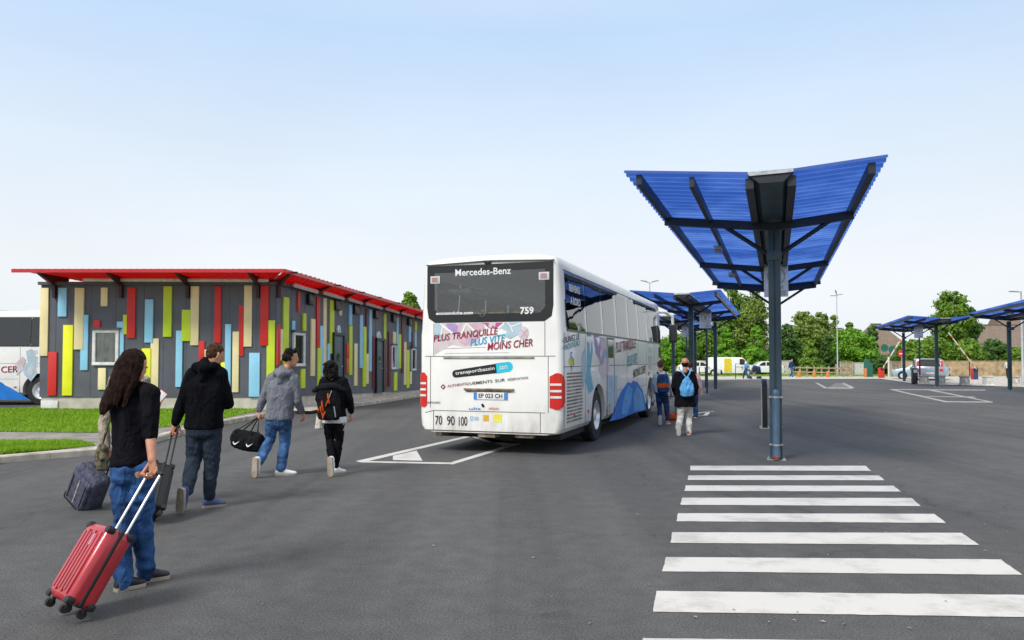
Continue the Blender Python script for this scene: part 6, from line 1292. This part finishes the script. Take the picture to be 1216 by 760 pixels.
# ---------- houses ----------
def house(u0, u1, vr, ve, Y, label, roofm, wallm='render_cream', hip0=.0, hip1=.0, depth=9, chim=False):
    a, b = W(u0, 428, Y).x, W(u1, 428, Y).x; zr_, ze = W(u0, vr, Y+depth/2).z, W(u0, ve, Y).z; r = root('house', label, 'house', ((a+b)/2, Y, 0)); hw = (b-a)/2
    g = MB(); g.box((-hw+.3, .3, -.1), (hw-.3, depth-.3, ze)); 
    if not hip0: g.add([(-hw+.3, .3, ze), (-hw+.3, depth-.3, ze), (-hw+.3, depth/2, zr_-.2)], [(0, 1, 2)])
    if not hip1: g.add([(hw-.3, .3, ze), (hw-.3, depth-.3, ze), (hw-.3, depth/2, zr_-.2)], [(0, 1, 2)])
    w_ = g.build('wall', wallm, r, smooth=False)
    for i in range(3):
        x = -hw+hw*2*(i+.5)/3; f = MB(); f.box((x-.5, .24, ze-1.6), (x+.5, .31, ze-.4)); ww = f.build('window', 'white_pvc', r); f = MB(); f.box((x-.42, .22, ze-1.52), (x+.42, .239, ze-.48)); f.build('pane', 'glass_dark', ww, smooth=False)
    g = MB(); g.add([(-hw, -.3, ze-.1), (hw, -.3, ze-.1), (hw-hip1, depth/2, zr_), (-hw+hip0, depth/2, zr_), (-hw, depth+.3, ze-.1), (hw, depth+.3, ze-.1)], [(0,1,2,3),(3,2,5,4),(0,3,4),(1,5,2)])
    rf = g.build('roof', roofm, r, smooth=False)
    g = MB(); g.bar((-hw+hip0, depth/2, zr_+.04), (hw-hip1, depth/2, zr_+.04), .25, .12); g.build('ridge', roofm, rf, smooth=False)
    if chim: g = MB(); g.box((-hw*.3, depth/2-.4, zr_-.5), (-hw*.3+.7, depth/2+.4, zr_+1)); g.build('chimney', 'concrete', rf)
    return r
house(1160, 1252, 386, 428, 96, 'long house with a large plain brown tiled roof above the tan wall at the right', 'roof_tiles_dark', depth=12)
house(1036, 1096, 385, 424, 92, 'house with a steep brown roof and cream gable behind the left boom barrier', 'roof_tiles', hip0=2.2, hip1=2.6, depth=10)
house(994, 1012, 390, 424, 118, 'brown roofed house glimpsed above the rounded maple', 'roof_tiles', depth=7)
house(1196, 1240, 374, 400, 125, 'pale gabled house rising behind the long brown roof', 'roof_tiles_dark', depth=7)
house(944, 964, 392, 420, 116, 'orange tinted house glimpsed through the tall olive trees', 'roof_tiles', 'c_orange', depth=7)
house(900, 918, 400, 425, 120, 'cream house glimpsed behind the nearest canopy post', 'roof_tiles', depth=7)
# ---------- tan wall, fences ----------
def wallseg(a, b, h, label, m, name='boundary_wall', t=.18, step=2.6, cat='wall'):
    a, b = V(a), V(b); d = (b-a); L_ = d.length; d.normalize(); r = root(name, label, cat, a, atan2(d.y, d.x)); n = max(1, round(L_/step)); 
    g = MB()
    for i in range(n): g.box((i*L_/n+.03, -t/2, 0), ((i+1)*L_/n-.03, t/2, h))
    g.build('panel', m, r, smooth=False)
    g = MB()
    for i in range(n+1): g.box((i*L_/n-.06, -t/2-.03, 0), (i*L_/n+.06, t/2+.03, h+.06))
    g.build('post', m if cat == 'wall' else 'concrete', r, smooth=False)
    g = MB(); g.box((0, -t/2-.04, h+.001), (L_, t/2+.04, h+.05)); g.build('coping', m, r, smooth=False); return r
wy = 73
wallseg((W(1076, 430, wy).x, wy, 0), (W(1150, 430, wy).x, wy, 0), W(1100, 429, wy).z, 'tan boundary wall behind the silver car', 'fence_tan', step=4)
wallseg((W(1150.5, 430, wy).x, wy, 0), (W(1235, 430, wy).x, wy, 0), W(1100, 429, wy).z, 'tan boundary wall right of the right boom barrier', 'fence_tan', step=4)
wallseg((W(1058, 430, 71).x, 71, 0), (W(1074, 430, 71).x, 71, 0), W(1060, 429.5, 71).z, 'short light wooden fence behind the left canopy post', 'wood', 'wooden_fence', step=1.2, cat='fence')
wallseg((W(998, 430, 77).x, 77, 0), (W(1012, 430, 77).x, 77, 0), W(1000, 430, 77).z, 'pale slatted wooden fence right of the rail fence', 'wood', 'wooden_fence', .08, .5, cat='fence')
wallseg((W(1014, 430, 77).x, 77, 0), (W(1026, 430, 77).x, 77, 0), W(1000, 431, 77).z, 'grey white gate panel left of the green post', 'concrete_light', 'gate_panel', .08, 1, cat='gate')
# rail fence
Y = 70; a = W(941, 438, Y); b = W(1010, 441, Y); r = root('rail_fence', 'low wooden post and rail fence along the far verge', 'fence', (a.x, Y, 0)); 
for k in range(9):
    x = (b.x-a.x)*k/8; g = MB(); g.box((x-.06, -.06, 0), (x+.06, .06, 1.0+.2*(k > 5))); g.build('post', 'wood', r)
for z in (.9, .5): g = MB(); g.bar((0, -.08, z), (b.x-a.x, -.08, z-.1), .05, .12); g.build('rail', 'wood', r)
for k, u in enumerate((949, 967, 983)): 
    p = W(u, 440, 69.4); q = root('wooden_bollard', ('orange brown wooden bollard nearest the fair haired walker', 'orange brown wooden bollard in the middle of the rail fence', 'orange brown wooden bollard by the right part of the rail fence')[k], 'bollard', (p.x, 69.4, 0), group='orange bollards by the rail fence'); g = MB(); g.tube([(0, 0, 0), (0, 0, .5)], .16, 10, False); g.build('post', 'orange_paint', q); g = MB(); g.tube([(0, 0, .5), (0, 0, .56)], [.16, .08], 10, False); g.build('cap', 'wood', q)
# back wall of small structures behind the van
g = wallseg((W(818, 430, 86).x, 86, 0), (W(846, 430, 86).x, 86, 0), 1.5, 'cream garden wall left of the white van', 'render_cream', step=3)
g = wallseg((W(925, 430, 84).x, 84, 0), (W(938, 430, 84).x, 84, 0), 1.5, 'pale garden wall panels right of the nearest canopy post', 'concrete_light', step=1.5)
# green cabinet post, orange post, sign poles
def pole(u, v, vt, r_, m, label, name, cat, top=None):
    p = G(u, v); h = W(u, vt, p.y).z; r = root(name, label, cat, p); g = MB(); g.tube([(0, 0, 0), (0, 0, h)], r_, 10, False); g.build('pole', m, r); return r, h, p
r, h, p = pole(1029.5, 448, 426.5, .05, 'green_paint', 'tall dark green cabinet column beside the gate', 'cabinet_column', 'column'); g = MB(); g.box((-.22, -.15, 0), (.22, .15, h)); g.build('cabinet', 'green_paint', r, bevel=.02); g = MB(); g.box((.22, -.14, 0), (.5, .14, h*.8)); g.build('side_panel', 'green_paint', r, bevel=.02)
r, h, p = pole(1028, 448.5, 438, .12, 'orange_paint', 'orange bollard in front of the dark green column', 'traffic_bollard', 'bollard'); g = MB(); g.tube([(0, 0, h), (0, 0, h+.05)], [.12, .05], 10, False); g.build('cap', 'orange_paint', r)
r, h, p = pole(1055.5, 448, 424, .08, 'concrete_light', 'pale post carrying green round traffic sign backs beside the left barrier', 'sign_post', 'sign')
for dx, z in ((-.38, 2.7), (.35, 2.55)): g = MB(); g.cyl((dx, -.06, z), (dx, -.03, z), .36, 20); g.build('sign_plate', 'green_paint', r, ang=40)
r, h, p = pole(1071, 448, 420, .04, 'galv', 'red round traffic sign on a thin pole left of the small canopy', 'traffic_sign', 'sign'); g = MB(); g.cyl((0, -.05, h), (0, -.02, h), .35, 20); g.build('sign_plate', 'barrier_red', r, ang=40); g = MB(); g.box((-.22, -.06, h-.05), (.22, -.051, h+.05)); g.build('white_bar', 'txt_white', r, smooth=False)
# ---------- boom barriers ----------
def barrier(u, v, tu_, tv_, label, m):
    p = G(u, v); r = root('boom_barrier', label, 'barrier', p, group='raised boom barriers')
    g = MB(); g.box((-.2, -.18, 0), (.2, .18, .92)); g.build('cabinet', m, r, bevel=.03); g = MB(); g.box((-.2 if m == 'barrier_red' else .0, -.2, .06), (.2, -.182, .88)); g.build('door', 'barrier_red' if m == 'barrier_red' else 'barrier_blue', r, bevel=.005)
    t = W(tu_, tv_, p.y)-p; b0 = V((0, -.26, .85)); g = MB(); g.bar(b0, (t.x, -.26, t.z), .05, .11, (0, 1, 0)); bm2 = g.build('boom', 'boom', r, smooth=False)
    d = V((t.x, -.26, t.z))-b0; g = MB()
    for i in range(1, 8, 2): c = b0+d*i/8; g.bar(c-d/26+V((0, -.002, 0)), c+d/26+V((0, -.002, 0)), .056, .114, (0, 1, 0))
    g.build('stripe', 'orange_paint', bm2, smooth=False); g = MB(); g.cyl((0, -.30, .85), (0, -.18, .85), .13, 16); g.build('hub', 'bus_dark', r); return r
barrier(1046.5, 449, 1070, 400, 'red cabinet barrier with its striped boom raised to the right', 'barrier_red')
barrier(1157, 451, 1124, 395, 'red and blue cabinet barrier with its boom raised to the left', 'barrier_red2' if 'barrier_red2' in M else 'barrier_red')
for o in COL.objects:
    if o.name.startswith('door') and o.parent and o.parent.name == 'boom_barrier.001': o.data.materials[0] = M['barrier_blue']
# ---------- concrete blocks ----------
for i, (u, v, m, lb_) in enumerate([(1097.5, 456.5, 'concrete', 'grey concrete block just left of the silver car'), (1116.5, 457.5, 'concrete', 'beige concrete block in front of the silver car'), (1145.5, 458, 'concrete', 'grey concrete block right of the silver car'), (1173, 458.3, 'concrete_light', 'whitest concrete block, between the barrier and the pale shirted person'), (1205, 458.5, 'concrete', 'beige concrete block at the foot of the right lamp post')]):
    p = G(u, v); r = root('concrete_block', lb_, 'concrete block', p, rn.uniform(-.15, .15), group='concrete blocks along the kerb'); g = MB()
    g.loft([[(x*a, y*a, z) for x, y in ((-1, -1), (1, -1), (1, 1), (-1, 1))] for z, a in ((0, .30), (.06, .29), (.12, .22), (.5, .20), (.54, .24), (.62, .23))]); g.build('block', m, r, bevel=.02, smooth=False)
    g = MB(); g.box((-.06, -.24, .18), (.06, -.20, .42)); g.build('recess_plate', 'concrete_light', r, bevel=.01)
# ---------- lamp posts ----------
def lamp(u, Y, vt, label, arms, r_=.06, vb=None):
    X = W(u, vt, Y).x; h = W(u, vt, Y).z; r = root('lamp_post', label, 'lamp post', (X, Y, 0), group='slim lamp posts'); g = MB(); g.tube([(0, 0, 0), (0, 0, .9), (0, 0, .95), (0, 0, h-.1)], [r_*1.25, r_*1.25, r_, r_*.6], 12, False); g.build('pole', 'lamp_pole', r)
    for (dx, dy, dz) in arms:
        g = MB(); g.tube([(0, 0, h-.15), (dx*.8, dy, h-.15+dz)], .03, 8); g.build('arm', 'lamp_pole', r)
        g = MB(); c = V((dx, dy, h-.15+dz*1.1)); d = V((dx, dy, dz*.6)).normalized(); g.obox(c, d*.26, V((0, 1, 0))*.11, V((-d.z, 0, d.x))*.035); hd = g.build('lamp_head', 'galv', r, bevel=.02); g = MB(); g.obox(c-V((-d.z, 0, d.x))*.038, d*.2, V((0, 1, 0))*.08, V((-d.z, 0, d.x))*.006); g.build('lens', 'lamp_clear', hd, smooth=False)
    return r
lamp(771.5, 60, 334, 'twin armed lamp head rising behind the roof of the coach', ((-.45, 0, .15), (.45, 0, .15)))
lamp(993.5, 74, 349, 'tall pale lamp post with floodlights left of the rounded maple', ((-.35, 0, -.02), (.3, 0, .08), (-.15, -.2, .3)), .06)
lamp(1212.5, 47, 344, 'pale lamp post with one arm near the right edge', ((-.45, 0, .03),), .075)
lamp(44, 60, 362, 'lamp head peeping over the coach behind the building', ((-.5, 0, .1),)) if False else None
# ---------- vehicles far off ----------
def car(label, cat, p, rz, L_, Wd, H, paint, prof, win, name='car', wheelr=.31, wx=None, glass='glass_dark', seg=None, group=None):
    r = root(name, label, cat, p, rz, group); g = MB(); hw = Wd/2     # local: x length (front +x), y width
    def ring(y, ins, zi): return [(x*(1-ins*.04), y, z if z < .5 else z-zi*(z-.5)*.12) for x, z in prof]
    g.loft([ring(-hw, 1, 1), ring(-hw+.04, .3, .4), ring(-hw+.12, 0, 0), ring(hw-.12, 0, 0), ring(hw-.04, .3, .4), ring(hw, 1, 1)]); b = g.build('body', paint, r, ang=50, smooth=True)
    for w_ in win:
        g = MB()
        for sy in (-1, 1): g.prism([(x, sy*(hw-.0)-.006*sy, z) for x, z in w_], (0, sy*.016, 0))
        g.build('side_window', glass, r, smooth=False)
    wx = wx or (-L_*.32, L_*.32)
    for x in wx:
        for sy in (-1, 1):
            g = MB(); g.cyl((x, sy*(hw-.2), wheelr+.02), (x, sy*(hw+.004), wheelr+.02), wheelr*1.15, 20); g.build('wheel_arch', 'bus_dark', r)
            g = MB(); g.cyl((x, sy*(hw-.18), wheelr), (x, sy*(hw+.012), wheelr), wheelr, 24); w2 = g.build('wheel', 'rubber', r); g = MB(); g.cyl((x, sy*(hw+.01), wheelr), (x, sy*(hw+.022), wheelr), wheelr*.6, 16); g.build('rim', 'alu', w2)
    xb, xf = min(x for x, z in prof), max(x for x, z in prof)
    for sy in (-1, 1):
        g = MB(); g.box((xb-.015, sy*(hw-.22)-.12, .72), (xb+.06, sy*(hw-.22)+.12, .92)); g.build('tail_light', 'lamp_red', r, bevel=.02); g = MB(); g.box((xf-.1, sy*(hw-.25)-.14, .62), (xf-.0, sy*(hw-.25)+.14, .76)); g.build('headlight', 'lamp_clear', r, bevel=.02)
        g = MB(); g.obox((.75, sy*(hw+.1), .98), (.06, 0, 0), (0, .09, 0), (0, 0, .07)); g.build('mirror', paint, r, bevel=.02)
    for x, s_ in ((xb, -1), (xf, 1)): g = MB(); g.box((min(x+s_*.03, x-s_*.12), -hw+.08, .28), (max(x+s_*.03, x-s_*.12), hw-.08, .48)); g.build('bumper', 'bus_dark' if paint != 'silver' else 'silver', r, bevel=.03)
    g = MB(); g.box((xb-.02, -.26, .52), (xb+.03, .26, .64)); g.build('licence_plate', 'txt_white', r, smooth=False); return r
vanp = [(-2.3, .3), (-2.32, 1.0), (-2.28, 2.0), (-2.1, 2.12), (.75, 2.12), (1.0, 2.05), (1.55, 1.3), (2.2, 1.08), (2.32, .85), (2.32, .3)]
Yv = 76; xc = W(871, 440, Yv).x
rv = car('white delivery van with a yellow block on its side', 'van', (xc, Yv+.9, 0), 0, 4.6, 1.85, 2.1, 'car_white', [(x*1.02, z*.88) for x, z in vanp], [[(.62, 1.12), (1.45, 1.12), (1.0, 1.7), (.62, 1.7)]], name='delivery_van')
g = MB(); x0 = W(860, 440, Yv).x-xc; x1 = W(868.5, 440, Yv).x-xc; g.box((x0, -.945, .35), (x1, -.93, 1.75)); g.build('yellow_block', 'van_yellow', rv, smooth=False); text('La Poste', 'lettering', 'txt_black', rv, (x0-.8, -.945, 1.3), (1, 0, 0), (0, 0, 1), .5, .14, .0) if False else None
carp = [(-2.0, .3), (-2.05, .7), (-1.9, 1.0), (-1.3, 1.42), (-.2, 1.46), (.35, 1.42), (1.0, .98), (1.8, .84), (2.05, .65), (2.05, .3)]; carw = [[(-1.4, 1.0), (-.1, 1.0), (-.1, 1.38), (-1.15, 1.36)], [(0, 1.0), (.8, 1.0), (.3, 1.36), (0, 1.38)]]
car('white parked car half hidden behind the nearest canopy post', 'car', (W(906, 440, 80).x, 80, 0), pi, 4.1, 1.75, 1.45, 'car_white', carp, carw, name='parked_car')
car('white parked car seen between the posts of the second canopy', 'car', (W(829, 440, 76).x, 76, 0), 0, 4.1, 1.75, 1.45, 'car_white', carp, carw, name='parked_car')
Ys = 57.5; rs = car('silver car seen from behind beside the small canopy, red lamps high on its tail', 'car', (W(1118.5, 440, Ys).x, Ys+2, 0), pi/2-.42, 4.3, 1.95, 1.6, 'silver', [(-2.1, .3), (-2.15, .8), (-2.05, 1.1), (-1.8, 1.62), (-.2, 1.72), (.5, 1.62), (1.1, 1.05), (1.9, .9), (2.1, .7), (2.1, .3)], [[(-1.6, 1.1), (-.1, 1.1), (-.1, 1.6), (-1.5, 1.55)], [(0, 1.1), (.9, 1.1), (.45, 1.55), (0, 1.6)]], name='parked_car', wheelr=.34)
for sy in (-1, 1): g = MB(); g.obox((-1.98, sy*.80, 1.33), (.05, 0, .0), (0, .07, 0), (.06, 0, .22)); g.build('upper_tail_light', 'lamp_red', rs, bevel=.01)
g = MB(); g.prism([(-2.075, -.68, 1.12), (-2.075, .68, 1.12), (-1.88, .64, 1.52), (-1.88, -.64, 1.52)], (-.02, 0, .01)); g.build('rear_window', 'glass_dark', rs, smooth=False)
g = MB(); g.box((-1.95, -.66, 1.60), (-1.70, .66, 1.66)); g.build('rear_spoiler', 'silver', rs, bevel=.02)
car('pale blue car parked left of the silver car', 'car', (W(1093, 440, 62).x, 62, 0), pi*.85, 4.1, 1.75, 1.45, 'car_blue', carp, carw, name='parked_car')
# pushchair
p = G(895, 450.3); r = root('pushchair', 'dark pushchair pushed along the far pavement', 'pushchair', p); g = MB(); g.prism([(-.3, -.2, .5), (.35, -.2, .45), (.4, -.2, .75), (.1, -.2, .95), (-.1, -.2, .95), (-.15, -.2, .7)], (0, .4, 0)); g.build('seat', 'black_plastic', r, bevel=.04)
g = MB()
for sy in (-.22, .22): g.tube([(-.75, sy, 1.0), (-.2, sy, .6), (.45, sy, .15)], .02, 8); g.tube([(-.35, sy, .15), (.1, sy, .6)], .02, 8)
g.tube([(-.75, -.22, 1.0), (-.75, .22, 1.0)], .02, 8); g.build('frame', 'galv', r)
for x in (-.35, .45):
    for sy in (-.26, .26): g = MB(); g.cyl((x, sy-.02, .13), (x, sy+.02, .13), .13, 16); g.build('wheel', 'rubber', r)
g = MB(); g.tube([(.1, 0, .95), (.4, 0, .85), (.5, 0, .6)], [.2, .22, .12], 12); g.build('hood', 'navy_cloth', r)
# bike hoops, blue bag of the person with the pushchair
p = G(873.5, 450.8); r = root('railing_hoop', 'thin black metal hoop left of the pushchair', 'railing', p); g = MB(); g.tube([(0, 0, 0), (0, 0, 1.28), (1.1, 0, 1.28), (1.1, 0, 0)], .03, 8); g.build('hoop', 'steel_dark', r); g = MB(); g.tube([(0, 0, 1.02), (1.1, 0, 1.02)], .022, 8); g.build('cross_bar', 'steel_dark', r)
p = G(830.5, 460); r = root('railing_hoop', 'thin dark metal hoop between the posts of the second canopy', 'railing', p); g = MB(); g.tube([(0, 0, 0), (0, 0, 1.15), (.35, 0, 1.15), (.35, 0, 0)], .03, 8); g.build('hoop', 'steel_dark', r); g = MB(); g.tube([(0, 0, .85), (.35, 0, .85)], .02, 8); g.build('cross_bar', 'steel_dark', r)
p = G(885.5, 450.6)+V((0, -.22, 1.12)); r = root('shoulder_bag', 'bright blue bag on the shoulder of the person with the pushchair', 'bag', p); g = MB(); g.loft([ov(V((0, 0, z)), V((1, 0, 0)), V((0, 1, 0)), a, b, 14) for z, a, b in ((-.2, .14, .05), (0, .19, .09), (.17, .13, .06))]); g.build('bag_body', 'sky_bag', r); g = MB(); g.tube([(-.1, .0, .15), (0, .1, .4)], .015, 8); g.build('strap', 'sky_bag', r)
# bicycle like dark stand with ticket reader under the small canopy
p = G(1086, 456.3); r = root('ticket_post', 'dark ticket reader post between the posts of the small canopy', 'ticket post', p); g = MB(); g.box((-.16, -.12, 0), (.16, .12, 1.05)); g.build('housing', 'black_plastic', r, bevel=.04); g = MB(); g.obox((0, -.125, .85), (.11, 0, 0), (0, .01, 0), (0, 0, .1)); g.build('screen', 'pale_blue', r, bevel=.005)
